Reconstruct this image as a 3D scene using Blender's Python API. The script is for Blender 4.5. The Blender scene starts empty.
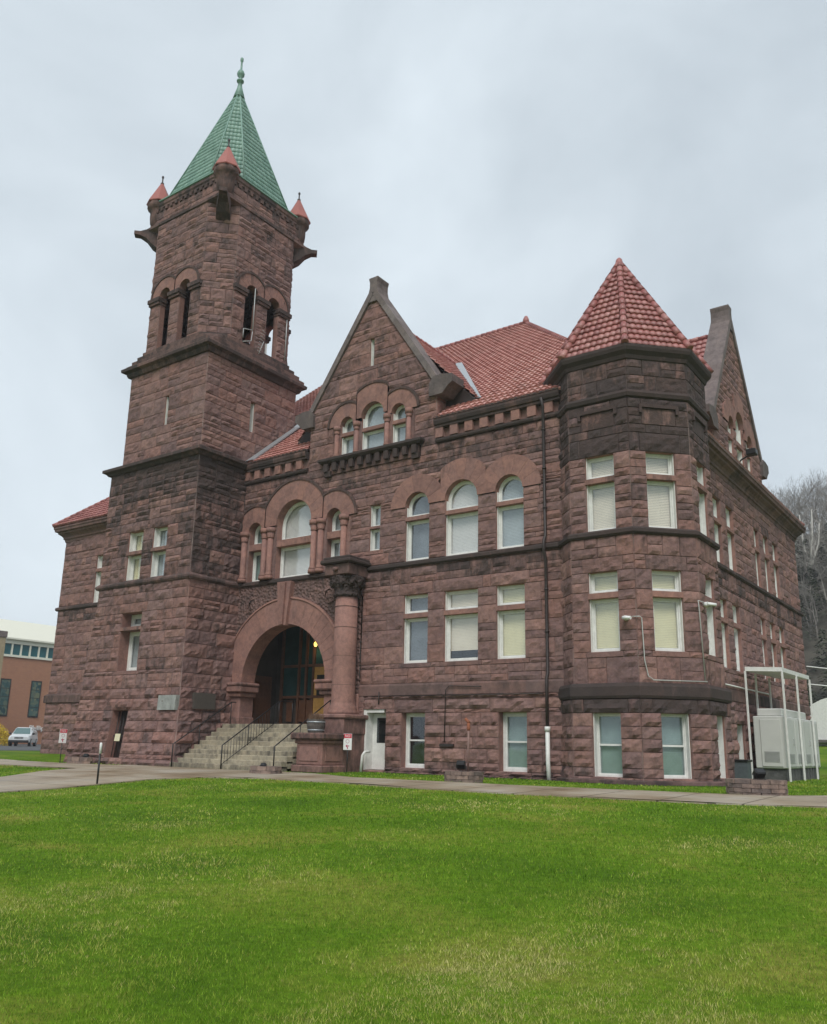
import bpy, math, random
from mathutils import Vector, Matrix, noise as mnoise
R = math.radians
rng = random.Random(7)
scn = bpy.context.scene

# ------------------------------------------------------------------ camera
EYE = Vector((0.0, -27.0, 1.08))
yaw, pitch, roll = 0.624361600, 0.238357459, 0.0197456782
f = Vector((-math.sin(yaw)*math.cos(pitch), math.cos(yaw)*math.cos(pitch), math.sin(pitch)))
r = Vector((math.cos(yaw), math.sin(yaw), 0.0)); u = r.cross(f)
r2 = r*math.cos(roll)+u*math.sin(roll); u2 = -r*math.sin(roll)+u*math.cos(roll)
cam = bpy.data.cameras.new('camera'); camo = bpy.data.objects.new('camera', cam)
scn.collection.objects.link(camo)
camo.matrix_world = Matrix(((r2.x, u2.x, -f.x, EYE.x), (r2.y, u2.y, -f.y, EYE.y), (r2.z, u2.z, -f.z, EYE.z), (0, 0, 0, 1)))
cam.sensor_fit = 'HORIZONTAL'; cam.sensor_width = 36.0; cam.lens = 850.63/827*36
cam.shift_y = (538.35-512)/827
cam.clip_start = 0.1; cam.clip_end = 3000
scn.camera = camo

# ------------------------------------------------------------------ light
SUN_EL, SUN_AZ = R(48), R(150)       # azimuth clockwise from +Y (north)
world = bpy.data.worlds.new('World'); scn.world = world; world.use_nodes = True
nt = world.node_tree; nt.nodes.clear()
def N(nt, t, **kw):
    n = nt.nodes.new(t)
    for k, v in kw.items():
        if k.startswith('i_'):
            n.inputs[k[2:].replace('_', ' ')].default_value = v
        else: setattr(n, k, v)
    return n
out = N(nt, 'ShaderNodeOutputWorld'); bg = N(nt, 'ShaderNodeBackground')
sky = N(nt, 'ShaderNodeTexSky', sky_type='NISHITA', sun_disc=False, sun_elevation=SUN_EL, sun_rotation=SUN_AZ)
tc = N(nt, 'ShaderNodeTexCoord'); mp = N(nt, 'ShaderNodeMapping'); mp.inputs['Scale'].default_value = (1.6, 1.6, 2.0)
mp.inputs['Location'].default_value = (1.3, 0.4, 0.2)
nz = N(nt, 'ShaderNodeTexNoise', i_Scale=1.35, i_Detail=5.0, i_Roughness=0.52, i_Distortion=0.35)
cr = N(nt, 'ShaderNodeValToRGB')
cr.color_ramp.elements[0].position = 0.30; cr.color_ramp.elements[0].color = (5.6, 6.35, 7.0, 1)
cr.color_ramp.elements[1].position = 0.72; cr.color_ramp.elements[1].color = (8.8, 9.75, 10.45, 1)
mx = N(nt, 'ShaderNodeMix', data_type='RGBA'); mx.inputs[0].default_value = 0.93
nt.links.new(tc.outputs['Generated'], mp.inputs[0]); nt.links.new(mp.outputs[0], nz.inputs['Vector'])
nt.links.new(nz.outputs[0], cr.inputs[0]); nt.links.new(sky.outputs[0], mx.inputs[6]); nt.links.new(cr.outputs[0], mx.inputs[7])
nt.links.new(mx.outputs[2], bg.inputs[0]); nt.links.new(bg.outputs[0], out.inputs[0])
bg.inputs[1].default_value = 0.063
sun = bpy.data.lights.new('sun', 'SUN'); sun.energy = 1.4; sun.angle = R(24); sun.color = (1, 0.965, 0.92)
suno = bpy.data.objects.new('sun', sun); scn.collection.objects.link(suno)
sd = Vector((math.sin(SUN_AZ)*math.cos(SUN_EL), math.cos(SUN_AZ)*math.cos(SUN_EL), math.sin(SUN_EL)))
suno.rotation_euler = sd.to_track_quat('Z', 'Y').to_euler(); suno.location = (0, -40, 60)
scn.view_settings.view_transform = 'Standard'; scn.view_settings.look = 'None'
scn.view_settings.exposure = 0.68; scn.view_settings.gamma = 1.0; scn.view_settings.use_curve_mapping = False
scn.cycles.transparent_max_bounces = 12; scn.cycles.max_bounces = 6

# ------------------------------------------------------------------ helpers
class MB:
    def __init__(s): s.v = []; s.f = []; s.c = []; s.sm = []
    def vert(s, p): s.v.append((p[0], p[1], p[2])); return len(s.v)-1
    def face(s, idx, col=(0.5, 0, 0), cols=None, smooth=False):
        s.f.append(tuple(idx)); s.c.append(cols if cols else [col]*len(idx)); s.sm.append(smooth)
    def quad(s, a, b, c, d, col=(0.5, 0, 0), smooth=False):
        i = len(s.v); s.v += [tuple(a), tuple(b), tuple(c), tuple(d)]; s.face((i, i+1, i+2, i+3), col, smooth=smooth)
    def poly(s, pts, col=(0.5, 0, 0)):
        i = len(s.v); s.v += [tuple(p) for p in pts]; s.face(range(i, i+len(pts)), col)
    def build(s, name, mat, parent=None, origin=None, local=False):
        me = bpy.data.meshes.new(name)
        off = Vector((0, 0, 0))
        if parent is not None and not local:
            q = parent
            while q: off += q.location; q = q.parent
        if origin is not None: off = Vector(origin)
        vs = s.v if off.length == 0 else [(x-off.x, y-off.y, z-off.z) for x, y, z in s.v]
        me.from_pydata(vs, [], s.f)
        ca = me.color_attributes.new('Col', 'FLOAT_COLOR', 'CORNER')
        flat = []
        for cc in s.c:
            for c in cc: flat += [c[0], c[1], c[2], 1.0]
        ca.data.foreach_set('color', flat)
        me.polygons.foreach_set('use_smooth', s.sm)
        me.materials.append(mat); me.update()
        o = bpy.data.objects.new(name, me); scn.collection.objects.link(o)
        if origin is not None: o.location = origin
        if parent is not None: o.parent = parent
        return o

def rc(s=0.0): return (rng.random(), 0.0, s)
def box(mb, x0, x1, y0, y1, z0, z1, col=None, taper=0.0):
    col = col or rc(); t = taper
    p = [(x0, y0, z0), (x1, y0, z0), (x1, y1, z0), (x0, y1, z0), (x0+t, y0+t, z1), (x1-t, y0+t, z1), (x1-t, y1-t, z1), (x0+t, y1-t, z1)]
    i = len(mb.v); mb.v += p
    for q in ((3, 2, 1, 0), (4, 5, 6, 7), (0, 1, 5, 4), (1, 2, 6, 5), (2, 3, 7, 6), (3, 0, 4, 7)): mb.face([i+k for k in q], col)
def bbox(mb, x0, x1, y0, y1, z0, z1, b=0.02, col=None):
    """box with chamfered edges"""
    col = col or rc(); i = len(mb.v)
    P = []
    for (sx, sy, sz) in [(a, b_, c) for a in (0, 1) for b_ in (0, 1) for c in (0, 1)]:
        X, Y, Z = (x1 if sx else x0), (y1 if sy else y0), (z1 if sz else z0)
        dx, dy, dz = (-b if sx else b), (-b if sy else b), (-b if sz else b)
        P += [(X, Y+dy, Z+dz), (X+dx, Y, Z+dz), (X+dx, Y+dy, Z)]
    mb.v += P
    def k(sx, sy, sz, a): return i+((sx*4+sy*2+sz)*3+a)
    F = [[k(1, 0, 0, 0), k(1, 1, 0, 0), k(1, 1, 1, 0), k(1, 0, 1, 0)], [k(0, 0, 1, 0), k(0, 1, 1, 0), k(0, 1, 0, 0), k(0, 0, 0, 0)],
         [k(0, 1, 0, 1), k(0, 1, 1, 1), k(1, 1, 1, 1), k(1, 1, 0, 1)], [k(1, 0, 0, 1), k(1, 0, 1, 1), k(0, 0, 1, 1), k(0, 0, 0, 1)],
         [k(0, 0, 1, 2), k(1, 0, 1, 2), k(1, 1, 1, 2), k(0, 1, 1, 2)], [k(0, 1, 0, 2), k(1, 1, 0, 2), k(1, 0, 0, 2), k(0, 0, 0, 2)]]
    for a, b_ in ((0, 0), (0, 1), (1, 0), (1, 1)):
        F.append([k(a, b_, 0, 0), k(a, b_, 1, 0), k(a, b_, 1, 1), k(a, b_, 0, 1)] if (a == b_) else [k(a, b_, 0, 1), k(a, b_, 1, 1), k(a, b_, 1, 0), k(a, b_, 0, 0)])
        F.append([k(a, 0, b_, 0), k(a, 1, b_, 0), k(a, 1, b_, 2), k(a, 0, b_, 2)])
        F.append([k(0, a, b_, 1), k(1, a, b_, 1), k(1, a, b_, 2), k(0, a, b_, 2)])
    for sx in (0, 1):
        for sy in (0, 1):
            for sz in (0, 1): F.append([k(sx, sy, sz, 0), k(sx, sy, sz, 1), k(sx, sy, sz, 2)])
    for q in F: mb.face(q, col)
def tube(mb, pts, rad, n=8, col=None, caps=True, smooth=True):
    col = col or rc(); pts = [Vector(p) for p in pts]
    if not isinstance(rad, (list, tuple)): rad = [rad]*len(pts)
    rings = []; prev = None
    for i, p in enumerate(pts):
        d = (pts[min(i+1, len(pts)-1)]-pts[max(i-1, 0)]).normalized()
        if prev is None:
            a = Vector((0, 0, 1)) if abs(d.z) < 0.9 else Vector((1, 0, 0)); prev = (a-d*a.dot(d)).normalized()
        prev = (prev-d*prev.dot(d))
        prev = prev.normalized() if prev.length > 1e-6 else d.orthogonal().normalized()
        b = d.cross(prev)
        ring = [mb.vert(p+(prev*math.cos(2*math.pi*k/n)+b*math.sin(2*math.pi*k/n))*rad[i]) for k in range(n)]
        rings.append(ring)
    for a, b in zip(rings, rings[1:]):
        for k in range(n): mb.face((a[k], a[(k+1) % n], b[(k+1) % n], b[k]), col, smooth=smooth)
    if caps: mb.face(rings[0][::-1], col); mb.face(rings[-1], col)
def lathe(mb, c, prof, n=16, col=None, smooth=True, sides=None, rot=0.0):
    """prof: list of (radius, z) bottom to top"""
    col = col or rc(); rings = []
    for rr, z in prof:
        rings.append([mb.vert((c[0]+rr*math.cos(rot+2*math.pi*k/n), c[1]+rr*math.sin(rot+2*math.pi*k/n), c[2]+z)) for k in range(n)])
    for a, b in zip(rings, rings[1:]):
        for k in range(n): mb.face((a[k], a[(k+1) % n], b[(k+1) % n], b[k]), col, smooth=smooth)
    mb.face(rings[0][::-1], col); mb.face(rings[-1], col)

class Fr:
    """wall frame: u along the wall, z up, d outwards"""
    def __init__(s, o, ud, off=None, tz=None):
        s.o = Vector(o); s.u = Vector(ud).normalized(); s.n = s.u.cross(Vector((0, 0, 1))); s.off = off or (lambda z: 0.0)
    def P(s, u, z, d=0.0):
        return s.o+s.u*u+s.n*(d+s.off(z))+Vector((0, 0, z))
def fbox(mb, fr, u0, u1, z0, z1, d0, d1, col=None):
    col = col or rc(); i = len(mb.v)
    mb.v += [tuple(fr.P(a, z, d)) for d in (d0, d1) for (a, z) in ((u0, z0), (u1, z0), (u1, z1), (u0, z1))]
    for q in ((4, 5, 6, 7), (3, 2, 1, 0), (0, 1, 5, 4), (1, 2, 6, 5), (2, 3, 7, 6), (3, 0, 4, 7)): mb.face([i+k for k in q], col)

def block(mb, fr, a0, b0, a1, b1, z0, z1, disp=0.05, stain=0.0, smooth=False, rough=1.0):
    """one rock-faced stone; a,b are its ends at the bottom (0) and the top (1)"""
    w = max(b0-a0, b1-a1); h = z1-z0
    if w < 0.015 or h < 0.015: return
    e = min(0.016, w*0.2, h*0.2); c = rng.random(); st = max(0.0, min(1.0, stain+rng.uniform(-0.18, 0.18) if stain > 0 else 0))
    nx = 2 if smooth else max(2, min(9, int(round(w/0.15)))); nz_ = 2 if smooth else max(2, min(5, int(round(h/0.13))))
    U = [0.0, e/w]+[e/w+(1-2*e/w)*(k/nx) for k in range(1, nx)]+[1-e/w, 1.0]
    Z = [0.0, e/h]+[e/h+(1-2*e/h)*(k/nz_) for k in range(1, nz_)]+[1-e/h, 1.0]
    base = disp*(0.5+rng.random()*0.75) if not smooth else disp
    tz, tu = rng.uniform(-0.5, 0.5)*disp, rng.uniform(-0.5, 0.5)*disp
    sx, sz = rng.random()*50, rng.random()*50
    idx = []
    for jz, t in enumerate(Z):
        row = []
        for ju, s in enumerate(U):
            ul = a0+(a1-a0)*t; ur = b0+(b1-b0)*t
            edge = jz in (0, len(Z)-1) or ju in (0, len(U)-1)
            edge2 = jz in (1, len(Z)-2) or ju in (1, len(U)-2)
            if edge: d = 0.0
            elif smooth: d = disp
            else:
                q = min(s, 1-s)*w; q2 = min(t, 1-t)*h
                pil = min(1.0, min(q, q2)/0.10)
                d = 0.012+base*(0.35+0.65*pil)+(tz*(t-.5)+tu*(s-.5))+rough*disp*1.3*mnoise.noise(Vector((sx+s*w*3.2, sz+t*h*3.6, c*9)))
                if edge2: d = 0.012+base*0.35+rough*rng.uniform(0, 0.012)
                else: d += rng.uniform(-0.2, 0.2)*disp*rough
            uu = ul+(ur-ul)*s
            row.append(mb.vert(fr.P(uu, z0+t*h, max(d, 0.0))))
        idx.append(row)
    nU, nZ = len(U), len(Z)
    for j in range(nZ-1):
        for i in range(nU-1):
            m = lambda jj, ii: 1.0 if (jj in (0, nZ-1) or ii in (0, nU-1)) else 0.0
            cols = [(c, m(j, i), st), (c, m(j, i+1), st), (c, m(j+1, i+1), st), (c, m(j+1, i), st)]
            mb.face((idx[j][i], idx[j][i+1], idx[j+1][i+1], idx[j+1][i]), cols=cols)

def spans(openings, z0, z1):
    """blocked intervals of one course, (a0,b0,a1,b1)"""
    e = 1e-4; res = []
    for o in openings:
        v = []
        for z in (z0+e, z1-e):
            if o[0] == 'rect':
                _, ua, ub, za, zb = o; v.append((ua, ub) if za <= z <= zb else None)
            else:
                _, c, zs, hw, zb, rcut = o      # arch: centre, spring, half width below, bottom, cut radius above
                if zb <= z < zs: v.append((c-hw, c+hw))
                elif z >= zs and z-zs < rcut:
                    q = math.sqrt(rcut*rcut-(z-zs)**2); v.append((c-q, c+q))
                else: v.append(None)
        if v[0] is None and v[1] is None: continue
        cc = o[1] if o[0] == 'arch' else 0.5*(o[1]+o[2])
        p = v[0] or (cc, cc); q = v[1] or (cc, cc)
        res.append([p[0], p[1], q[0], q[1]])
    res.sort(key=lambda k: k[0]+k[2]); out = []
    for k in res:
        if out:
            L = out[-1]; o0 = k[0] < L[1]; o1 = k[2] < L[3]
            if o0 and o1: L[1] = max(L[1], k[1]); L[3] = max(L[3], k[3]); continue
            if o0: m = .5*(k[0]+L[1]); L[1] = m; k[0] = m
            if o1: m = .5*(k[2]+L[3]); L[3] = m; k[2] = m
        out.append(k)
    return out

def fill(mb, fr, z0, z1, ul, ur, openings=(), forced=(), breaks=(), unit=0.62, disp=0.05, wmin=0.5, wmax=1.35, split=0.55, stainf=None, even=False):
    """random ashlar between z0 and z1"""
    if not callable(ul): q1 = ul; ul = lambda z: q1
    if not callable(ur): q2 = ur; ur = lambda z: q2
    stainf = stainf or (lambda u, z: 0.0)
    ops = list(openings); ops += [('rect', a, b, c, d) for (a, b, c, d, *_) in forced]
    zs = {z0, z1}
    for o in ops:
        L = (o[3], o[4]) if o[0] == 'rect' else (o[2], o[4])
        for z in L:
            if z0 < z < z1: zs.add(z)
    for z in breaks:
        if z0 < z < z1: zs.add(z)
    arch_zones = [(o[2], o[2]+o[5]) for o in ops if o[0] == 'arch']
    zz = []
    for z in sorted(zs):
        if not zz or z-zz[-1] > 0.03: zz.append(z)
    for za, zb in zip(zz, zz[1:]):
        inarch = any(za >= a-1e-3 and za < b for a, b in arch_zones)
        n = max(1, int(round((zb-za)/(0.3 if inarch else unit))))
        for k in range(n):
            c0 = za+(zb-za)*k/n; c1 = za+(zb-za)*(k+1)/n
            sp = spans(ops, c0, c1)
            edges = [[ul(c0), ul(c0), ul(c1), ul(c1)]]+sp+[[ur(c0), ur(c0), ur(c1), ur(c1)]]
            for L, Rr in zip(edges, edges[1:]):
                a0, a1, b0, b1 = L[1], L[3], Rr[0], Rr[2]
                if b0-a0 < 0.02 and b1-a1 < 0.02: continue
                b0 = max(b0, a0); b1 = max(b1, a1)
                x0, x1 = a0, a1
                while True:
                    w = rng.uniform(wmin, wmax)
                    if even: w = rng.uniform(0.8, 1.15)
                    y0, y1 = max(a0, a1, x0, x1)+w, None
                    if y0 > min(b0, b1)-wmin*0.8: e0, e1 = b0, b1; last = True
                    else: e0 = e1 = y0; last = False
                    h = c1-c0; st = stainf(.5*(x0+e0), .5*(c0+c1))
                    if h > 0.42 and rng.random() < split and not inarch:
                        t = rng.choice((0.5, 0.42, 0.6, 0.5)); zm = c0+h*t
                        mA = x0+(x1-x0)*t; mB = e0+(e1-e0)*t
                        block(mb, fr, x0, e0, mA, mB, c0, zm, disp, st)
                        if rng.random() < 0.35 and min(e0, e1)-max(x0, x1) > 0.9:
                            mm = .5*(mA+mB)+rng.uniform(-.15, .15)
                            block(mb, fr, mA, mm, x1, mm, zm, c1, disp, st); block(mb, fr, mm, mB, mm, e1, zm, c1, disp, st)
                        else: block(mb, fr, mA, mB, x1, e1, zm, c1, disp, st)
                    else: block(mb, fr, x0, e0, x1, e1, c0, c1, disp, st)
                    x0, x1 = e0, e1
                    if last: break
    for fo in forced:
        if not (z0-1e-3 <= fo[2] < z1-1e-3): continue
        a, b, c, d = fo[:4]; sm = fo[4] if len(fo) > 4 else False; st = fo[5] if len(fo) > 5 else stainf(.5*(a+b), .5*(c+d))
        block(mb, fr, a, b, a, b, c, d, disp if not sm else 0.045, st, smooth=sm)

def reveal(mb, fr, u0, u1, z0, z1, depth, top=True, col=None):
    col = col or rc(); P = fr.P
    mb.quad(P(u0, z0), P(u0, z0, -depth), P(u0, z1, -depth), P(u0, z1), col)
    mb.quad(P(u1, z0, -depth), P(u1, z0), P(u1, z1), P(u1, z1, -depth), col)
    mb.quad(P(u0, z0), P(u1, z0), P(u1, z0, -depth), P(u0, z0, -depth), col)
    if top: mb.quad(P(u0, z1, -depth), P(u1, z1, -depth), P(u1, z1), P(u0, z1), col)

def ring(mb, fr, c, zs, r0, r1, n=9, proud=0.09, depth=0.4, umin=-1e9, umax=1e9, zbot=None, stain=0.0, hood=0.0):
    """voussoir arch, r0 inner r1 outer radius"""
    cl = lambda v: min(max(v, umin), umax)
    for k in range(n):
        a = math.pi*k/n; b = math.pi*(k+1)/n; e = 0.008/r1; col = rng.random(); st = max(0, stain+rng.uniform(-.1, .1))
        A = [a, a+e]+[a+(b-a)*j/3 for j in (1, 2)]+[b-e, b]
        D = [proud-0.012]+[proud]*4+[proud-0.012]
        for j in range(5):
            m0 = 1.0 if j == 0 else 0.0; m1 = 1.0 if j == 4 else 0.0
            def pt(rr, an, d): return fr.P(cl(c+rr*math.cos(an)), zs+rr*math.sin(an), d)
            for ra, rb in ((r0, r0+(r1-r0)*.5), (r0+(r1-r0)*.5, r1)):
                i = len(mb.v); mb.v += [tuple(pt(ra, A[j], D[j])), tuple(pt(rb, A[j], D[j])), tuple(pt(rb, A[j+1], D[j+1])), tuple(pt(ra, A[j+1], D[j+1]))]
                mb.face((i, i+1, i+2, i+3), cols=[(col, m0, st), (col, m0, st), (col, m1, st), (col, m1, st)])
            mb.quad(pt(r1, A[j], D[j]), pt(r1, A[j], -.02), pt(r1, A[j+1], -.02), pt(r1, A[j+1], D[j+1]), (col, 0, st))
            mb.quad(pt(r0, A[j+1], D[j+1]), pt(r0, A[j+1], -depth), pt(r0, A[j], -depth), pt(r0, A[j], D[j]), (col, 0, st))
            if hood:
                q0, q1 = r1-0.02, r1+0.09
                mb.quad(pt(q0, A[j], proud+hood), pt(q1, A[j], proud+hood), pt(q1, A[j+1], proud+hood), pt(q0, A[j+1], proud+hood), (col, 0, .6))
                mb.quad(pt(q1, A[j], proud+hood), pt(q1, A[j], 0), pt(q1, A[j+1], 0), pt(q1, A[j+1], proud+hood), (col, 0, .6))
                mb.quad(pt(q0, A[j+1], proud+hood), pt(q0, A[j+1], proud-.02), pt(q0, A[j], proud-.02), pt(q0, A[j], proud+hood), (col, 0, .6))
    if zbot is not None:
        for sgn in (-1, 1):
            a, b = sorted((cl(c+sgn*r0), cl(c+sgn*r1)))
            if b-a > .02: fbox(mb, fr, a, b, zbot, zs, -depth, proud, rc(stain))

def sweep(mb, path, prof, closed=False, col=None, seg=1.1, stain=0.0):
    """profile [(d,z)] swept along a plan path, outward = right of travel; broken into stones"""
    P = [Vector((p[0], p[1])) for p in path]; n = len(P)
    def nrm(a, b): d = (b-a).normalized(); return Vector((d.y, -d.x))
    M = []
    for i in range(n):
        if closed or 0 < i < n-1:
            n1 = nrm(P[i-1], P[i]); n2 = nrm(P[i], P[(i+1) % n]); m = (n1+n2); m = m/max(1e-6, m.dot(n1))
        elif i == 0: m = nrm(P[0], P[1])
        else: m = nrm(P[-2], P[-1])
        M.append(m)
    for i in range(n if closed else n-1):
        a, b = P[i], P[(i+1) % n]; ma, mb_ = M[i], M[(i+1) % n]; L = (b-a).length; k = max(1, int(round(L/seg)))
        for j in range(k):
            t0, t1 = j/k, (j+1)/k; c = col or (rng.random(), 0, max(0, stain+rng.uniform(-.2, .2)) if stain else 0)
            for (d0, z0), (d1, z1) in zip(prof, prof[1:]):
                def q(t, d, z):
                    pa = a+ma*d; pb = b+mb_*d; p = pa+(pb-pa)*t; return (p.x, p.y, z)
                mb.quad(q(t0, d0, z0), q(t1, d0, z0), q(t1, d1, z1), q(t0, d1, z1), c)
    if not closed:
        for i, rev in ((0, False), (n-1, True)):
            pts = [(P[i].x+M[i].x*d, P[i].y+M[i].y*d, z) for d, z in prof]
            mb.poly(pts if not rev else pts[::-1], rc(stain))

def tiles(mb, P0, eu, ev, vlen, x0f, x1f, pu=0.26, pv=0.36, amp=0.05, K=5, lift=0.045):
    """pantile surface on a plane"""
    P0 = Vector(P0); eu = Vector(eu).normalized(); ev = Vector(ev).normalized(); nn = eu.cross(ev)
    nc = int(math.ceil(vlen/pv))
    for j in range(nc):
        va, vb = j*pv, min((j+1)*pv+0.01, vlen)
        xa0, xa1, xb0, xb1 = x0f(va), x1f(va), x0f(vb), x1f(vb)
        lo, hi = min(xa0, xb0), max(xa1, xb1)
        if hi-lo < 0.02: continue
        k0 = int(math.floor(lo/pu)); k1 = int(math.ceil(hi/pu))
        for k in range(k0, k1):
            c = rng.random(); dl = rng.uniform(0, .012)
            pr = []
            for i in range(K+1):
                s = i/K; x = (k+s)*pu; h = amp*abs(math.sin(math.pi*s))**0.8
                xa = min(max(x, xa0), xa1); xb = min(max(x, xb0), xb1)
                pr.append((xa, xb, h))
            if pr[-1][0]-pr[0][0] < 1e-4 and pr[-1][1]-pr[0][1] < 1e-4: continue
            low = [mb.vert(P0+eu*xa+ev*va+nn*(h+lift+dl)) for xa, xb, h in pr]
            top = [mb.vert(P0+eu*xb+ev*vb+nn*(h*0.9)) for xa, xb, h in pr]
            bot = [mb.vert(P0+eu*xa+ev*va-nn*0.02) for xa, xb, h in pr]
            for i in range(K):
                mb.face((low[i], low[i+1], top[i+1], top[i]), (c, 0, 0), smooth=True)
                mb.face((bot[i], bot[i+1], low[i+1], low[i]), (c, 0, 0))
def beads(mb, a, b, rad=0.12, step=0.36):
    a, b = Vector(a), Vector(b); L = (b-a).length; n = max(1, int(L/step)); d = (b-a)/n
    for k in range(n): tube(mb, [a+d*k, a+d*(k+1.08)], [rad*1.12, rad*0.9], 8)

def thing(name, label, cat, loc=(0, 0, 0), group=None, rz=0.0):
    o = bpy.data.objects.new(name, None); scn.collection.objects.link(o); o.location = loc; o.rotation_euler = (0, 0, rz)
    o['label'] = label; o['category'] = cat
    if group: o['group'] = group
    return o
def tag(o, label, cat, group=None):
    o['label'] = label; o['category'] = cat
    if group: o['group'] = group
    return o
def struct(o, kind='structure'): o['kind'] = kind; return o
def copy_thing(t, loc, label, rz=None):
    c = t.copy(); scn.collection.objects.link(c); c.location = loc; c['label'] = label
    if rz is not None: c.rotation_euler = (0, 0, rz)
    for ch in list(t.children):
        d = ch.copy(); scn.collection.objects.link(d); d.parent = c
        for g in list(ch.children):
            e = g.copy(); scn.collection.objects.link(e); e.parent = d
    return c

# ------------------------------------------------------------------ materials
def mat(name):
    m = bpy.data.materials.new(name); m.use_nodes = True; nt = m.node_tree
    b = nt.nodes['Principled BSDF']; return m, nt, b
def simple(name, col, rough=0.6, metal=0.0, var=0.0, scale=8.0, bump=0.0, emit=None, es=0.0):
    m, nt, b = mat(name)
    b.inputs['Base Color'].default_value = (*col, 1); b.inputs['Roughness'].default_value = rough; b.inputs['Metallic'].default_value = metal
    if var or bump:
        t = N(nt, 'ShaderNodeTexCoord'); n = N(nt, 'ShaderNodeTexNoise', i_Scale=scale, i_Detail=6.0, i_Roughness=0.6)
        nt.links.new(t.outputs['Object'], n.inputs['Vector'])
        if var:
            r_ = N(nt, 'ShaderNodeValToRGB'); r_.color_ramp.elements[0].position = .3; r_.color_ramp.elements[1].position = .7
            r_.color_ramp.elements[0].color = tuple(c*(1-var) for c in col)+(1,); r_.color_ramp.elements[1].color = tuple(min(1, c*(1+var*.6)) for c in col)+(1,)
            nt.links.new(n.outputs[0], r_.inputs[0]); nt.links.new(r_.outputs[0], b.inputs['Base Color'])
        if bump:
            bp = N(nt, 'ShaderNodeBump', i_Strength=bump, i_Distance=0.02); nt.links.new(n.outputs[0], bp.inputs['Height']); nt.links.new(bp.outputs[0], b.inputs['Normal'])
    if emit: b.inputs['Emission Color'].default_value = (*emit, 1); b.inputs['Emission Strength'].default_value = es
    return m
def ramp(nt, stops, interp='LINEAR'):
    r_ = N(nt, 'ShaderNodeValToRGB'); cr = r_.color_ramp; cr.interpolation = interp
    while len(cr.elements) < len(stops): cr.elements.new(0.5)
    for e, (p, c) in zip(cr.elements, stops): e.position = p; e.color = (*c, 1)
    return r_
def stone(name, pal, bump=0.5, mortar=(0.30, 0.235, 0.215), bscale=9.0, carve=False, soot=1.0):
    m, nt, b = mat(name); L = nt.links.new
    at = N(nt, 'ShaderNodeVertexColor'); at.layer_name = 'Col'; sp = N(nt, 'ShaderNodeSeparateColor'); L(at.outputs[0], sp.inputs[0])
    tcn = N(nt, 'ShaderNodeTexCoord')
    r1 = ramp(nt, [(i/(len(pal)-1), c) for i, c in enumerate(pal)]); L(sp.outputs[0], r1.inputs[0])
    n1 = N(nt, 'ShaderNodeTexNoise', i_Scale=2.3, i_Detail=8.0, i_Roughness=0.65); L(tcn.outputs['Object'], n1.inputs['Vector'])
    n2 = N(nt, 'ShaderNodeTexNoise', i_Scale=7.0, i_Detail=6.0, i_Roughness=0.7); L(tcn.outputs['Object'], n2.inputs['Vector'])
    rr = ramp(nt, [(0.28, (0.62, 0.62, 0.66)), (0.5, (1, 1, 1)), (0.75, (1.28, 1.2, 1.15))]); L(n1.outputs[0], rr.inputs[0])
    m1 = N(nt, 'ShaderNodeMix', data_type='RGBA', blend_type='MULTIPLY'); m1.inputs[0].default_value = 0.75; L(r1.outputs[0], m1.inputs[6]); L(rr.outputs[0], m1.inputs[7])
    rr2 = ramp(nt, [(0.3, (0.72, 0.72, 0.74)), (0.7, (1.2, 1.18, 1.16))]); L(n2.outputs[0], rr2.inputs[0])
    m2 = N(nt, 'ShaderNodeMix', data_type='RGBA', blend_type='MULTIPLY'); m2.inputs[0].default_value = 0.85; L(m1.outputs[2], m2.inputs[6]); L(rr2.outputs[0], m2.inputs[7])
    # soot and lichen, a patchy dirt of its own
    n3 = N(nt, 'ShaderNodeTexNoise', i_Scale=1.9, i_Detail=7.0, i_Roughness=0.7); mp3 = N(nt, 'ShaderNodeMapping'); mp3.inputs['Scale'].default_value = (1.4, 1.4, 0.55)
    L(tcn.outputs['Object'], mp3.inputs[0]); L(mp3.outputs[0], n3.inputs['Vector'])
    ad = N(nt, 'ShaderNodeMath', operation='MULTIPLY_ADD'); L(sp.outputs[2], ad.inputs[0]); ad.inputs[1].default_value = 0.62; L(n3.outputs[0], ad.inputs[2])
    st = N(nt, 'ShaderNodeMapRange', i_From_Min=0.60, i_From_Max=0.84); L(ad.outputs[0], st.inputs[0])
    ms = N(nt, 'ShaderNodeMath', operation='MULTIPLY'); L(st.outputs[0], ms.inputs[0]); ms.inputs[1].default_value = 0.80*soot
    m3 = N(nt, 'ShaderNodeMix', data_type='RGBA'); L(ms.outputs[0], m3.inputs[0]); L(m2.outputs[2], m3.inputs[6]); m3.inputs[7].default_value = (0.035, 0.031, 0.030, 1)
    gm = N(nt, 'ShaderNodeMapRange', i_From_Min=0.25, i_From_Max=0.9); L(sp.outputs[1], gm.inputs[0])
    n4 = N(nt, 'ShaderNodeTexNoise', i_Scale=1.1, i_Detail=3.0); L(tcn.outputs['Object'], n4.inputs['Vector'])
    g4 = N(nt, 'ShaderNodeMapRange', i_From_Min=0.42, i_From_Max=0.62); L(n4.outputs[0], g4.inputs[0])
    gg = N(nt, 'ShaderNodeMath', operation='MULTIPLY'); L(gm.outputs[0], gg.inputs[0]); L(g4.outputs[0], gg.inputs[1])
    g5 = N(nt, 'ShaderNodeMath', operation='MULTIPLY'); L(gg.outputs[0], g5.inputs[0]); g5.inputs[1].default_value = 0.8
    m4 = N(nt, 'ShaderNodeMix', data_type='RGBA'); L(g5.outputs[0], m4.inputs[0]); L(m3.outputs[2], m4.inputs[6]); m4.inputs[7].default_value = (*mortar, 1)
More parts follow.
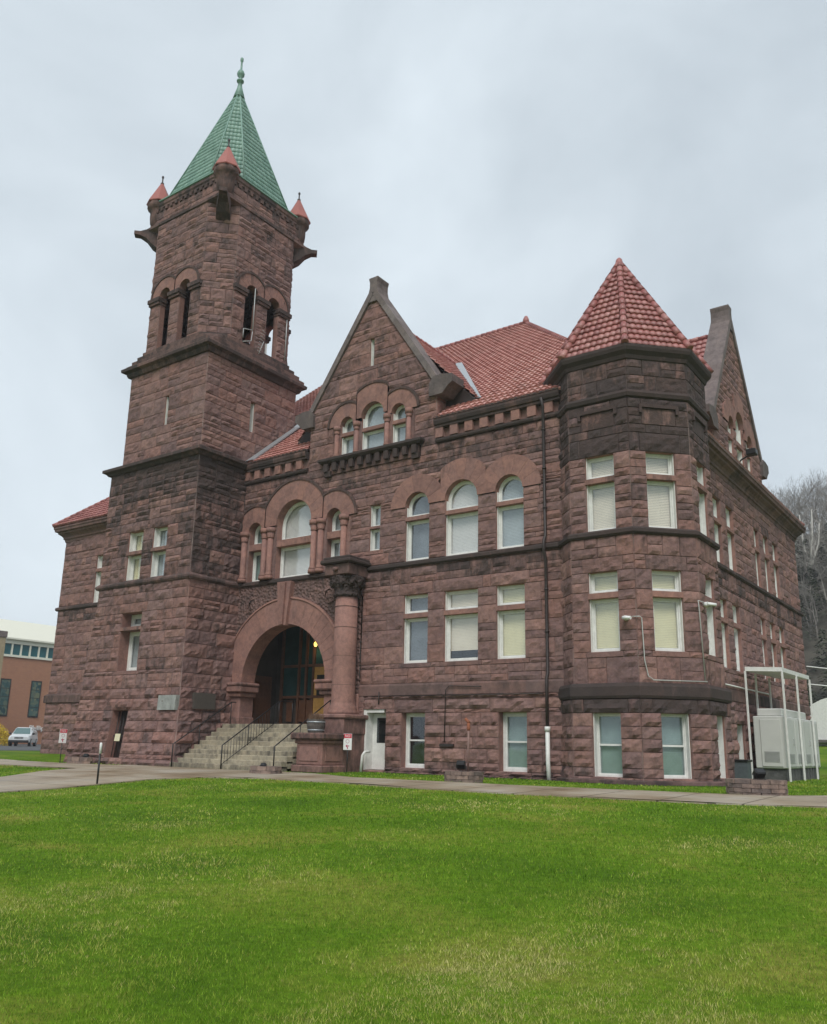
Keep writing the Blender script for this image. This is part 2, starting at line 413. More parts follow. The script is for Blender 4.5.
    L(m4.outputs[2], b.inputs['Base Color']); b.inputs['Roughness'].default_value = 0.88; b.inputs['Specular IOR Level'].default_value = 0.25
    nb = N(nt, 'ShaderNodeTexNoise', i_Scale=bscale, i_Detail=8.0, i_Roughness=0.65); L(tcn.outputs['Object'], nb.inputs['Vector'])
    bp = N(nt, 'ShaderNodeBump', i_Strength=bump, i_Distance=0.045); L(nb.outputs[0], bp.inputs['Height'])
    if carve:
        vo = N(nt, 'ShaderNodeTexVoronoi', i_Scale=8.5); vo.feature = 'SMOOTH_F1'; L(tcn.outputs['Object'], vo.inputs['Vector'])
        b2 = N(nt, 'ShaderNodeBump', i_Strength=1.0, i_Distance=0.12); L(vo.outputs[0], b2.inputs['Height']); L(bp.outputs[0], b2.inputs['Normal']); L(b2.outputs[0], b.inputs['Normal'])
    else: L(bp.outputs[0], b.inputs['Normal'])
    return m
PAL = [(0.1568, 0.1006, 0.0944), (0.2577, 0.1435, 0.1209), (0.2052, 0.1244, 0.113), (0.2983, 0.1765, 0.1488), (0.1772, 0.1136, 0.1081), (0.2474, 0.139, 0.1166), (0.2251, 0.1443, 0.1316), (0.1916, 0.1145, 0.104)]
PAL2 = [(0.2395, 0.1349, 0.115), (0.2972, 0.1628, 0.133), (0.2585, 0.1489, 0.129)]
PALD = [(0.1347, 0.0901, 0.0816), (0.1973, 0.1175, 0.1015), (0.1607, 0.1074, 0.0989)]
M = {}
M['stone'] = stone('rock_faced_stone', PAL, 0.95, bscale=7.0)
M['smooth'] = stone('dressed_stone', PAL2, 0.18, bscale=20)
M['trim'] = stone('moulded_stone', PALD, 0.3, bscale=14)
M['carved'] = stone('carved_stone', [(0.16, 0.10, 0.09), (0.2, 0.125, 0.11)], 0.3, carve=True)
M['cap'] = stone('coping_stone', [(0.20, 0.165, 0.158), (0.16, 0.13, 0.122), (0.22, 0.19, 0.185)], 0.25, bscale=16, soot=.6)
M['flagstone'] = stone('step_stone', [(0.31, 0.275, 0.20), (0.40, 0.355, 0.26), (0.27, 0.235, 0.17)], 0.25, bscale=12)
M['planter'] = stone('planter_block', [(0.20, 0.15, 0.13), (0.30, 0.22, 0.18), (0.15, 0.12, 0.11)], 0.5, bscale=18)
def tilemat(name, pal, rough=0.42, dirt=(0.05, 0.03, 0.03)):
    m, nt, b = mat(name); L = nt.links.new
    at = N(nt, 'ShaderNodeVertexColor'); at.layer_name = 'Col'; sp = N(nt, 'ShaderNodeSeparateColor'); L(at.outputs[0], sp.inputs[0])
    r1 = ramp(nt, [(i/(len(pal)-1), c) for i, c in enumerate(pal)]); L(sp.outputs[0], r1.inputs[0])
    tcn = N(nt, 'ShaderNodeTexCoord'); n1 = N(nt, 'ShaderNodeTexNoise', i_Scale=1.6, i_Detail=8.0, i_Roughness=0.7); L(tcn.outputs['Object'], n1.inputs['Vector'])
    g = N(nt, 'ShaderNodeMapRange', i_From_Min=0.5, i_From_Max=0.75); L(n1.outputs[0], g.inputs[0])
    g2 = N(nt, 'ShaderNodeMath', operation='MULTIPLY'); L(g.outputs[0], g2.inputs[0]); g2.inputs[1].default_value = .45
    m3 = N(nt, 'ShaderNodeMix', data_type='RGBA'); L(g2.outputs[0], m3.inputs[0]); L(r1.outputs[0], m3.inputs[6]); m3.inputs[7].default_value = (*dirt, 1)
    L(m3.outputs[2], b.inputs['Base Color']); b.inputs['Roughness'].default_value = rough
    return m
M['tile'] = tilemat('clay_tile', [(0.27, 0.085, 0.075), (0.38, 0.14, 0.125), (0.31, 0.105, 0.095), (0.42, 0.19, 0.17), (0.35, 0.12, 0.11), (0.24, 0.08, 0.072), (0.36, 0.14, 0.12)], .45)
M['tile_pale'] = tilemat('weathered_clay_tile', [(0.36, 0.14, 0.12), (0.47, 0.215, 0.185), (0.40, 0.165, 0.14), (0.52, 0.27, 0.235), (0.43, 0.19, 0.165)], .42)
M['copper'] = tilemat('green_copper', [(0.16, 0.28, 0.225), (0.22, 0.355, 0.29), (0.18, 0.31, 0.25), (0.13, 0.245, 0.195), (0.20, 0.33, 0.265)], 0.5, (0.09, 0.18, 0.15))
M['cone'] = tilemat('red_cone', [(0.33, 0.10, 0.08), (0.38, 0.125, 0.10)], 0.5)
M['white'] = simple('white_paint', (0.72, 0.72, 0.69), 0.5, var=0.12, scale=5)
M['metal'] = simple('grey_flashing', (0.42, 0.45, 0.47), 0.45, 0.5, var=.2)
M['black'] = simple('black_iron', (0.012, 0.012, 0.013), 0.45)
M['pipe'] = simple('dark_brown_pipe', (0.03, 0.02, 0.018), 0.5)
M['inside'] = simple('dark_interior', (0.018, 0.022, 0.022), 0.9)
M['blind_w'] = simple('pale_blind', (0.72, 0.69, 0.66), 0.8, var=.06, scale=2)
M['blind_c'] = simple('cream_blind', (0.82, 0.72, 0.58), 0.8, var=.08, scale=2)
M['blind_y'] = simple('yellow_blind', (0.82, 0.74, 0.46), 0.8, var=.08, scale=2)
M['blind_g_sky'] = simple('grey_blind_and_sky', (0.42, 0.46, 0.47), 0.8, var=.15, scale=2)  # real grey blinds; in the gable panes it paints the pale sky reflection
M['pane_reflect'] = simple('pane_reflection_tone', (0.17, 0.19, 0.21), 0.8, var=.35, scale=1.5)  # backing added in empty panes for their blue-grey reflected tone
M['teal'] = simple('green_curtain', (0.24, 0.33, 0.31), 0.8, var=.15, scale=3)
def glass(name, tint=(0.85, 0.93, 0.92), base=0.10):
    m = bpy.data.materials.new(name); m.use_nodes = True; nt = m.node_tree; nt.nodes.clear(); L = nt.links.new
    o = N(nt, 'ShaderNodeOutputMaterial'); t = N(nt, 'ShaderNodeBsdfTransparent'); t.inputs[0].default_value = (*tint, 1)
    geo = N(nt, 'ShaderNodeNewGeometry'); g = N(nt, 'ShaderNodeBsdfGlossy'); g.inputs['Roughness'].default_value = 0.06; g.inputs[0].default_value = (0.9, 0.95, 1, 1)
    lw = N(nt, 'ShaderNodeFresnel', i_IOR=1.62); ad = N(nt, 'ShaderNodeMath', operation='ADD'); ad.inputs[1].default_value = base; L(lw.outputs[0], ad.inputs[0])
    tcn = N(nt, 'ShaderNodeTexCoord'); nz_ = N(nt, 'ShaderNodeTexNoise', i_Scale=1.2, i_Detail=1.0); L(tcn.outputs['Object'], nz_.inputs['Vector'])
    bp = N(nt, 'ShaderNodeBump', i_Strength=0.12, i_Distance=0.05); L(nz_.outputs[0], bp.inputs['Height']); L(bp.outputs[0], g.inputs['Normal'])
    bf = N(nt, 'ShaderNodeMix'); L(geo.outputs['Backfacing'], bf.inputs[0]); L(ad.outputs[0], bf.inputs[2]); bf.inputs[3].default_value = 0.08; mx = N(nt, 'ShaderNodeMixShader'); L(bf.outputs[0], mx.inputs[0]); L(t.outputs[0], mx.inputs[1]); L(g.outputs[0], mx.inputs[2]); L(mx.outputs[0], o.inputs[0])
    return m
M['glass'] = glass('window_glass', (0.93, 0.95, 0.95), 0.08); M['glass_dark'] = glass('tinted_glass', (0.45, 0.55, 0.58), 0.06)
M['wood'] = simple('brown_wood', (0.12, 0.05, 0.025), 0.5, var=.3, scale=6)
M['wood_y'] = simple('golden_wood', (0.48, 0.26, 0.07), 0.45, var=.2, scale=6)
M['lead'] = simple('weathered_plaque', (0.28, 0.29, 0.27), 0.6, var=.35, scale=4, bump=.3)
M['bronze'] = simple('bronze_plaque', (0.085, 0.075, 0.065), 0.45, var=.2)
M['rust'] = simple('rusty_metal', (0.30, 0.10, 0.05), 0.8, var=.3)
M['soil'] = simple('planting_soil', (0.06, 0.045, 0.035), 0.95, var=.4, bump=1)

# ------------------------------------------------------------------ ground
def sm(t): t = min(max(t, 0.0), 1.0); return t*t*(3-2*t)
def terr(x, y):
    z = -.47*sm((-1-y)/23)+0.02
    z += 0.24*sm((-37-x)/5)*sm((y+7)/6)
    z += 1.15*sm((y-22)/22)*sm((x+34)/14)
    if y > 48: z += 35*sm((y-50)/75)*sm((x+82)/45)
    return z
NEARE = [(-2.47, -6.3), (-3.81, -6.52), (-6.25, -7.27), (-8.55, -7.41), (-11.16, -7.57), (-13.31, -7.55), (-17.24, -7.07), (-20.23, -7.0), (-22.07, -7.86), (-22.47, -9.49), (-21.8, -11.72), (-21.35, -13.24), (-21.35, -14.9), (-21.2, -18.28), (-21.0, -30)]
def ground_mats():
    m, nt, b = mat('lawn'); L = nt.links.new
    tcn = N(nt, 'ShaderNodeTexCoord')
    n0 = N(nt, 'ShaderNodeTexNoise', i_Scale=0.33, i_Detail=5.0, i_Roughness=0.62, i_Distortion=0.3); L(tcn.outputs['Object'], n0.inputs['Vector'])
    n1 = N(nt, 'ShaderNodeTexNoise', i_Scale=9.0, i_Detail=8.0, i_Roughness=0.75); L(tcn.outputs['Object'], n1.inputs['Vector'])
    g = ramp(nt, [(0.36, (0.06, 0.13, 0.006)), (0.52, (0.105, 0.195, 0.010)), (0.66, (0.21, 0.22, 0.04))]); L(n0.outputs[0], g.inputs[0])
    k = ramp(nt, [(0.3, (0.55, 0.55, 0.55)), (0.7, (1.4, 1.35, 1.2))]); L(n1.outputs[0], k.inputs[0])
    mm = N(nt, 'ShaderNodeMix', data_type='RGBA', blend_type='MULTIPLY'); mm.inputs[0].default_value = 1; L(g.outputs[0], mm.inputs[6]); L(k.outputs[0], mm.inputs[7])
    L(mm.outputs[2], b.inputs['Base Color']); b.inputs['Roughness'].default_value = 0.95; b.inputs['Specular IOR Level'].default_value = 0.1
    bp = N(nt, 'ShaderNodeBump', i_Strength=0.9, i_Distance=0.03); L(n1.outputs[0], bp.inputs['Height']); L(bp.outputs[0], b.inputs['Normal'])
    c, nt, b = mat('concrete_path'); L = nt.links.new
    tcn = N(nt, 'ShaderNodeTexCoord')
    n0 = N(nt, 'ShaderNodeTexNoise', i_Scale=0.45, i_Detail=6.0, i_Roughness=0.6); L(tcn.outputs['Object'], n0.inputs['Vector'])
    n1 = N(nt, 'ShaderNodeTexNoise', i_Scale=30.0, i_Detail=4.0); L(tcn.outputs['Object'], n1.inputs['Vector'])
    g = ramp(nt, [(0.32, (0.24, 0.17, 0.10)), (0.5, (0.34, 0.275, 0.195)), (0.68, (0.42, 0.37, 0.30))]); L(n0.outputs[0], g.inputs[0])
    br = N(nt, 'ShaderNodeTexBrick', i_Scale=1.0, i_Mortar_Size=0.03, i_Brick_Width=1.8, i_Row_Height=1.8); br.offset = 0
    br.inputs['Color1'].default_value = (1, 1, 1, 1); br.inputs['Color2'].default_value = (.92, .92, .92, 1); br.inputs['Mortar'].default_value = (.32, .3, .28, 1); L(tcn.outputs['Object'], br.inputs['Vector'])
    mm = N(nt, 'ShaderNodeMix', data_type='RGBA', blend_type='MULTIPLY'); mm.inputs[0].default_value = 1; L(g.outputs[0], mm.inputs[6]); L(br.outputs[0], mm.inputs[7])
    L(mm.outputs[2], b.inputs['Base Color'])
    rg = N(nt, 'ShaderNodeMapRange', i_From_Min=0.35, i_From_Max=0.65, i_To_Min=0.35, i_To_Max=0.75); L(n0.outputs[0], rg.inputs[0]); L(rg.outputs[0], b.inputs['Roughness'])
    bp = N(nt, 'ShaderNodeBump', i_Strength=0.2, i_Distance=0.01); L(n1.outputs[0], bp.inputs['Height']); L(bp.outputs[0], b.inputs['Normal'])
    return m, c
M['lawn'], M['concrete'] = ground_mats()
M['asphalt'] = simple('asphalt', (0.075, 0.077, 0.08), 0.85, var=.25, scale=3, bump=.3)
# lawn sheet: fine near, coarse far, reaching the horizon
mb = MB()
xs = [-1500, -700, -300, -160, -100, -75, -60]+[-54+1.5*i for i in range(49)]+[22, 32, 50, 90, 160, 300, 700, 1500]
ys = [-1500, -600, -250, -120, -70, -50, -42]+[-36+1.5*i for i in range(43)]+[31, 35, 40, 45, 50, 56, 63, 70, 78, 86, 95, 105, 115, 125, 140, 160, 200, 260, 400, 700, 1500]
idx = [[mb.vert((x, y, terr(x, y))) for x in xs] for y in ys]
for j in range(len(ys)-1):
    for i in range(len(xs)-1): mb.face((idx[j][i], idx[j][i+1], idx[j+1][i+1], idx[j+1][i]), smooth=True)
struct(mb.build('ground', M['lawn']))
def sheet(name, poly, m, h=0.02, step=1.0, thick=0.0):
    """flat area draped on the terrain, cut into strips so that it follows the ground"""
    mb = MB(); pts = []
    n = len(poly)
    for i in range(n):
        a, b = Vector(poly[i]), Vector(poly[(i+1) % n]); k = max(1, int((b-a).length/step))
        pts += [a+(b-a)*j/k for j in range(k)]
    from mathutils.geometry import tessellate_polygon
    # add interior by triangulating a grid-clipped polygon: simple scanline strips in y
    ymin = min(p.y for p in pts); ymax = max(p.y for p in pts); yy = ymin
    rows = []
    while yy < ymax-1e-6:
        y2 = min(yy+step*0.5, ymax); rows.append((yy, y2)); yy = y2
    def cross(y):
        xs_ = []
        for i in range(len(pts)):
            a, b = pts[i], pts[(i+1) % len(pts)]
            if (a.y <= y < b.y) or (b.y <= y < a.y): xs_.append(a.x+(b.x-a.x)*(y-a.y)/(b.y-a.y))
        return sorted(xs_)
    for y0, y1 in rows:
        A = cross(y0+1e-5); B = cross(y1-1e-5)
        if len(A) != len(B):
            Mx = cross(.5*(y0+y1)); A = A if len(A) == len(Mx) else Mx; B = B if len(B) == len(Mx) else Mx
            if len(A) != len(B): continue
        for k in range(0, len(A)-1, 2):
            a0, a1, b0, b1 = A[k], A[k+1], B[k], B[k+1]; nn = max(1, int(max(a1-a0, b1-b0)/1.5))
            for j in range(nn):
                t0, t1 = j/nn, (j+1)/nn
                P = [(a0+(a1-a0)*t0, y0), (a0+(a1-a0)*t1, y0), (b0+(b1-b0)*t1, y1), (b0+(b1-b0)*t0, y1)]
                mb.quad(*[(x, y, terr(x, y)+h) for x, y in P], smooth=True)
    if thick:
        for i in range(len(pts)):
            a, b = pts[i], pts[(i+1) % len(pts)]
            q = lambda p, hh: (p.x, p.y, terr(p.x, p.y)+hh)
            mb.quad(q(a, h-thick), q(b, h-thick), q(b, h), q(a, h))
    return mb.build(name, m)
PATH = [(-2.47, -6.3), (-3.81, -6.52), (-6.25, -7.27), (-8.55, -7.41), (-11.16, -7.57), (-13.31, -7.55), (-17.24, -7.07), (-20.23, -7.0), (-22.07, -7.86), (-22.47, -9.49), (-21.8, -11.72), (-21.35, -13.24), (-21.35, -14.9), (-21.2, -18.28), (-21.0, -30),
        (-27.5, -30), (-27.3, -18), (-27.04, -11.74), (-29.19, -9.06), (-30.16, -7.2), (-34, -7.08), (-40, -7.3), (-52, -7.6), (-52, -5.1), (-40, -4.77), (-36.12, -4.5), (-32.26, -4.2), (-31.19, -3.3), (-29.1, -3.4), (-22.4, -3.3), (-21.08, -3.5), (-18.48, -4.54), (-15.33, -4.61), (-9.84, -4.45), (-6.24, -4.12), (-4.48, -2.8), (-3.0, 4), (-2.5, 40), (0.5, 40), (0.3, 4), (-0.2, -4.5)]
struct(sheet('path', PATH, M['concrete'], 0.03, thick=0.09))
struct(sheet('parking_lot', [(-125, -20), (-52, -20), (-52, 45), (-125, 45)], M['asphalt'], 0.016, 4.0))
struct(sheet('road', [(8.5, 26), (60, 26), (60, 34), (-9, 34), (-9, 26)], M['asphalt'], 0.016, 4.0))

struct(sheet('contact_strip', [(-20.45, -.34), (-12.9, -.36), (-12.3, -1.2), (-10.0, -1.25), (-8.0, .6), (-7.9, 3.4), (-8.3, 3.4), (-8.3, .9), (-10.1, -.7), (-12.3, -.7), (-13.3, -.05), (-20.45, -.05)], simple('dark_contact', (.075, .058, .043), .95, var=.5, scale=6, bump=1), 0.012, .5))  # added dark strip, darkening the contact of walls and lawn
# grass blades: one object of many single blades
M['blade'] = (lambda: None)()
m, nt, b = mat('grass_blade'); L = nt.links.new
at = N(nt, 'ShaderNodeVertexColor'); at.layer_name = 'Col'; sp = N(nt, 'ShaderNodeSeparateColor'); L(at.outputs[0], sp.inputs[0])
g1 = ramp(nt, [(0, (0.075, 0.175, 0.012)), (0.35, (0.145, 0.275, 0.020)), (0.62, (0.25, 0.345, 0.045)), (0.82, (0.38, 0.39, 0.085)), (1, (0.52, 0.48, 0.20))]); L(sp.outputs[0], g1.inputs[0])
bm_ = N(nt, 'ShaderNodeMix', data_type='RGBA', blend_type='MULTIPLY'); bm_.inputs[0].default_value = 1; bw = N(nt, 'ShaderNodeMapRange', i_To_Min=0.5, i_To_Max=1.25); L(sp.outputs[1], bw.inputs[0]); L(g1.outputs[0], bm_.inputs[6]); L(bw.outputs[0], bm_.inputs[7]); L(bm_.outputs[2], b.inputs['Base Color']); b.inputs['Roughness'].default_value = 0.8; b.inputs['Specular IOR Level'].default_value = 0.05
M['blade'] = m
def grass():
    import numpy as np
    rs = np.random.RandomState(3); V = []; C = []
    fx, fy = -math.sin(yaw), math.cos(yaw); rx, ry = math.cos(yaw), math.sin(yaw)
    poly = [(x, y) for x, y in PATH]
    def inpoly(px, py):
        ins = np.zeros(len(px), bool); n = len(poly)
        for i in range(n):
            (x1, y1), (x2, y2) = poly[i], poly[(i+1) % n]
            if y1 == y2: continue
            c = ((y1 > py) != (y2 > py)) & (px < (x2-x1)*(py-y1)/(y2-y1)+x1); ins ^= c
        return ins
    bands = [(3.2, 6.5, 6800, .0045, .023), (6.5, 10, 3400, .0062, .026), (10, 16, 1100, .010, .034), (16, 26, 340, .017, .038), (26, 42, 100, .03, .042)]
    for d0, d1, dens, w, h in bands:
        area = 0.5*(d1*d1-d0*d0)*2*0.60; n = int(area*dens)
        d = np.sqrt(rs.uniform(d0*d0, d1*d1, n)); a = rs.uniform(-0.60, 0.60, n)
        x = EYE.x+fx*d+rx*d*np.tan(a); y = EYE.y+fy*d+ry*d*np.tan(a)
        ok = ~inpoly(x, y)
        ok &= ~((y > -0.15) & (x > -44.3) & (x < -9.2)); ok &= ~((x > -37) & (x < -28.8) & (y > -3.4)); ok &= ~((x > -23.4) & (x < -21.6) & (y > -2.9)); ok &= ~((x+11.15)**2+(y-2)**2 < 3.25**2)
        x, y = x[ok], y[ok]; n = len(x)
        z = np.array([terr(px, py) for px, py in zip(x, y)])
        pn = np.array([mnoise.fractal(Vector((px*.33, py*.33, 3.1)), 1.0, 2.0, 4) for px, py in zip(x, y)])
        pf = np.array([mnoise.noise(Vector((px*2.4, py*2.4, 8.1))) for px, py in zip(x, y)])
        # bare straw-coloured patch in front of the photographer
        s = np.exp(-(((x+2.9)/1.4)**2+((y+21.9)/1.4)**2)); s2 = np.exp(-(((x+2.7)/1.9)**2+((y+20.0)/1.3)**2))*.65
        p3 = np.array([mnoise.noise(Vector((px*7.0, py*7.0, 2.1))) for px, py in zip(x, y)])
        t = 0.37+0.48*pn+0.22*pf+0.22*p3+0.46*np.maximum(s, s2)+rs.normal(0, .16, n)
        t = np.where(rs.rand(n) < 0.03, t+.35, t); t = np.clip(t, 0, 1)
        hh = h*rs.uniform(.5, 1.25, n)*(1+.55*pf); th = rs.uniform(0, 2*np.pi, n); ln = rs.uniform(0.2, 1.1, n)*hh; la = rs.uniform(0, 2*np.pi, n)
        dx, dy = np.cos(th)*w/2, np.sin(th)*w/2
        A = np.stack([x-dx, y-dy, z-.004], 1); B = np.stack([x+dx, y+dy, z-.004], 1); T = np.stack([x+np.cos(la)*ln, y+np.sin(la)*ln, z+hh], 1)
        V.append(np.stack([A, B, T], 1).reshape(-1, 3)); C.append(t)
    V = np.concatenate(V).astype(np.float32); C = np.concatenate(C).astype(np.float32); nt_ = len(C)
    me = bpy.data.meshes.new('lawn_grass'); me.vertices.add(nt_*3); me.vertices.foreach_set('co', V.ravel())
    me.loops.add(nt_*3); me.loops.foreach_set('vertex_index', np.arange(nt_*3, dtype=np.int32))
    me.polygons.add(nt_); me.polygons.foreach_set('loop_start', np.arange(0, nt_*3, 3, dtype=np.int32)); me.polygons.foreach_set('loop_total', np.full(nt_, 3, np.int32))
    me.update(calc_edges=True)
    ca = me.color_attributes.new('Col', 'FLOAT_COLOR', 'POINT')
    cc = np.zeros((nt_*3, 4), np.float32); cc[:, 0] = np.repeat(C, 3); cc[:, 1] = np.repeat(rs.rand(nt_).astype(np.float32), 3); cc[:, 3] = 1; ca.data.foreach_set('color', cc.ravel())
    me.materials.append(M['blade']); o = bpy.data.objects.new('lawn_grass', me); scn.collection.objects.link(o)
    struct(o, 'stuff')
grass()

# ------------------------------------------------------------------ the courthouse
CH = thing('courthouse', 'large rock faced brownstone courthouse with a square belfry tower, green spire and red tiled roofs', 'courthouse', (-26.5, 10.5, 0.0))
FRONT = Fr((0, 0, 0), (1, 0, 0)); XR = -9.3
RIGHT = Fr((XR, 0, 0), (0, 1, 0))
TC = Vector((-11.15, 2.0)); c8 = math.cos(R(22.5))
def tv(Rr, k):      # turret vertices
    a = R(-157.5+45*k); return (TC.x+Rr*math.cos(a), TC.y+Rr*math.sin(a))
wall_bm = MB()       # front, wings
def cut(o, zs, ro): return o
WT0, WT1 = 2.95, 3.4
# --- window maker
def arcpts(fr, c, zs, rr, d, n=14, a0=0.0, a1=math.pi): return [fr.P(c+rr*math.cos(a0+(a1-a0)*k/n), zs+rr*math.sin(a0+(a1-a0)*k/n), d) for k in range(n+1)]
def light(fm, gm, fr, u0, u1, z0, z1, dep, arch=False, fw=0.075, mid=False, fd=0.07, liner=True):
    """one glazed light: frame members and pane"""
    D0, D1 = -dep-fd, -dep
    if dep < .3 and liner:
        q = .028
        for a, b in ((u0, u0+q), (u1-q, u1)): fbox(fm, fr, a, b, z0, z1-((u1-u0)/2 if arch else 0), -dep, -.07, (.5, 0, 0))
    W = (0.5, 0, 0)
    if not arch:
        for a, b, c, d in ((u0, u0+fw, z0, z1), (u1-fw, u1, z0, z1), (u0+fw, u1-fw, z0, z0+fw*1.1), (u0+fw, u1-fw, z1-fw, z1)): fbox(fm, fr, a, b, c, d, D0, D1, W)
        s = fw*0.62; a0, a1, c0, c1 = u0+fw, u1-fw, z0+fw*1.1, z1-fw
        for a, b, c, d in ((a0, a0+s, c0, c1), (a1-s, a1, c0, c1), (a0+s, a1-s, c0, c0+s), (a0+s, a1-s, c1-s, c1)): fbox(fm, fr, a, b, c, d, D0-.03, D1-.035, W)
        if mid: zm = .5*(z0+z1); fbox(fm, fr, a0+s, a1-s, zm-.03, zm+.03, D0-.03, D1-.03, W)
        P = fr.P; gm.quad(P(a0, c0, D0+.0), P(a1, c0, D0), P(a1, c1, D0), P(a0, c1, D0))
    else:
        c = .5*(u0+u1); r_ = .5*(u1-u0); zs = z1-r_
        outer = [(u1, z0)]+[(c+r_*math.cos(math.pi*k/16), zs+r_*math.sin(math.pi*k/16)) for k in range(17)]+[(u0, z0)]
        if zs < z0+0.02: outer = outer[1:-1]
        def inset(q):
            rr = r_-q; o = [(u1-q, z0+q)]+[(c+rr*math.cos(math.pi*k/16), zs+rr*math.sin(math.pi*k/16)) for k in range(17)]+[(u0+q, z0+q)]
            if zs < z0+0.02: o = [(a, max(b, z0+q)) for a, b in o[1:-1]]
            return o
        for qa, qb, e0, e1 in ((0, fw, D0, D1), (fw, fw*1.6, D0-.03, D1-.035)):
            A, B = inset(qa), inset(qb); n = len(A); P = fr.P
            for k in range(n):
                a, b, cc, dd = A[k], A[(k+1) % n], B[(k+1) % n], B[k]
                fm.quad(P(*a, e1), P(*b, e1), P(*cc, e1), P(*dd, e1), W); fm.quad(P(*dd, e1), P(*cc, e1), P(*cc, e0), P(*dd, e0), W)
        gm.poly([fr.P(a, b, D0) for a, b in inset(fw)])
def window(fr, u0, u1, lights, dep=0.19, back='blind_w', parent=None, mid=False, backz=None, fw=.075, liner=True):
    """lights: list of (z0,z1,arch)"""
    fm, gm, bm_, im = MB(), MB(), MB(), MB()
    for z0, z1, ar in lights: light(fm, gm, fr, u0, u1, z0, z1, dep, ar, mid=mid, fw=fw, liner=liner)
    zA = min(l[0] for l in lights); zB = max(l[1] for l in lights)
    w = fm.build('window', M['white'], parent or CH)
    gm.build('glass', M['glass'], w)
    P = fr.P
    # a shallow dark room behind, closed
    e = 0.02; d0, d1 = -dep-.10, -dep-1.1
    im.quad(P(u0, zA, d1), P(u1, zA, d1), P(u1, zB, d1), P(u0, zB, d1)); im.quad(P(u0, zA, d0), P(u0, zA, d1), P(u0, zB, d1), P(u0, zB, d0))
    im.quad(P(u1, zA, d1), P(u1, zA, d0), P(u1, zB, d0), P(u1, zB, d1)); im.quad(P(u0, zB, d1), P(u1, zB, d1), P(u1, zB, d0), P(u0, zB, d0)); im.quad(P(u0, zA, d0), P(u1, zA, d0), P(u1, zA, d1), P(u0, zA, d1))
    im.build('room', M['inside'], w)
    if back:
        for li, (z0, z1, ar) in enumerate(lights):
            za = z0+.05 if backz is None else max(z0+.05, backz)
            if za > z1-.1: continue
            n = max(3, int((z1-za)/0.055))
            for k in range(n):          # slats of the blind; in some panes a painted reflection
                a, b = za+(z1-za)*k/n, za+(z1-za)*(k+1)/n
                uu0, uu1 = u0+.06, u1-.06
                if ar:
                    r_ = .5*(u1-u0); zz = max(0, b-(z1-r_)); q = math.sqrt(max(0, r_*r_-zz*zz)); cc = .5*(u0+u1); uu0, uu1 = max(uu0, cc-q), min(uu1, cc+q)
                    if uu1-uu0 < .05: continue
                bm_.quad(P(uu0, a, -dep-.15), P(uu1, a, -dep-.15), P(uu1, b, -dep-.165), P(uu0, b, -dep-.165), (rng.random(), 0, 0))
        if bm_.f: bm_.build('blind', M[back], w)
    return w
STB = MB()    # dressed stone: rings, transoms, sills
TR = MB()     # moulded strings
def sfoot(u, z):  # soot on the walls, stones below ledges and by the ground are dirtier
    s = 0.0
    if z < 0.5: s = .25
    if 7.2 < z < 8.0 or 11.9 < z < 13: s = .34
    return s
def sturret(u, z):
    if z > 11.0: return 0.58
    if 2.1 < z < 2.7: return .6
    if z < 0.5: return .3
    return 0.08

# ---- front wall -------------------------------------------------------
ops, forced = [], []
G3 = [(-19.85, -18.69), (-17.92, -16.42), (-15.62, -14.45)]
# first floor
f1b = ['glass0', 'blind_c', 'blind_y']
for i, (a, b) in enumerate(G3):
    ops.append(('rect', a, b, 4.17, 6.87)); forced.append((a-.22, b+.22, 6.87, 7.34)); forced.append((a-.18, b+.18, 3.99, 4.17, True, .2))
    reveal(STB, FRONT, a, b, 4.17, 6.87, .3); fbox(STB, FRONT, a-.02, b+.02, 5.94, 6.12, -.3, .035, rc(.1))
    window(FRONT, a, b, [(4.17, 5.94, False), (6.12, 6.87, False)], back=['pane_reflect', 'blind_c', 'blind_y'][i], backz=[0, 4.6, 0][i])
# second floor arched
for i, (a, b) in enumerate(G3):
    hw = .5*(b-a); c = .5*(a+b); zs = 10.5; ro = (1.32, 1.62, 1.36)[i]
    ops.append(('arch', c, zs, hw, 8.25, hw+(ro-hw)*.75)); mids = [-18.12, -16.05]
    um = -1e9 if i == 0 else mids[i-1]; uM = 1e9 if i == 2 else mids[i]
    ring(STB, FRONT, c, zs, hw, ro, n=(7, 9, 7)[i], umin=um, umax=uM, depth=.3, proud=.085)
    reveal(STB, FRONT, a, b, 8.25, zs, .3, top=False); fbox(STB, FRONT, a, b, 9.92, 10.08, -.3, .03, rc(.15))
    window(FRONT, a, b, [(8.25, 9.92, False), (10.08, zs+hw, True)], back=['pane_reflect', 'blind_w', 'blind_g_sky'][i])
for a, b in ((-18.69, -17.92), (-16.42, -15.62)):   # dressed jambs between the arched windows under the springing
    pass
# small double window
ops.append(('rect', -21.72, -21.17, 8.9, 10.87)); reveal(STB, FRONT, -21.72, -21.17, 8.9, 10.87, .3); fbox(STB, FRONT, -21.72, -21.17, 9.84, 9.94, -.3, .02, rc())
forced += [(-21.95, -20.95, 10.87, 11.25), (-21.95, -20.95, 8.72, 8.9, True)]
window(FRONT, -21.72, -21.17, [(8.9, 9.84, False), (9.94, 10.87, False)], back='blind_g_sky', fw=.06)
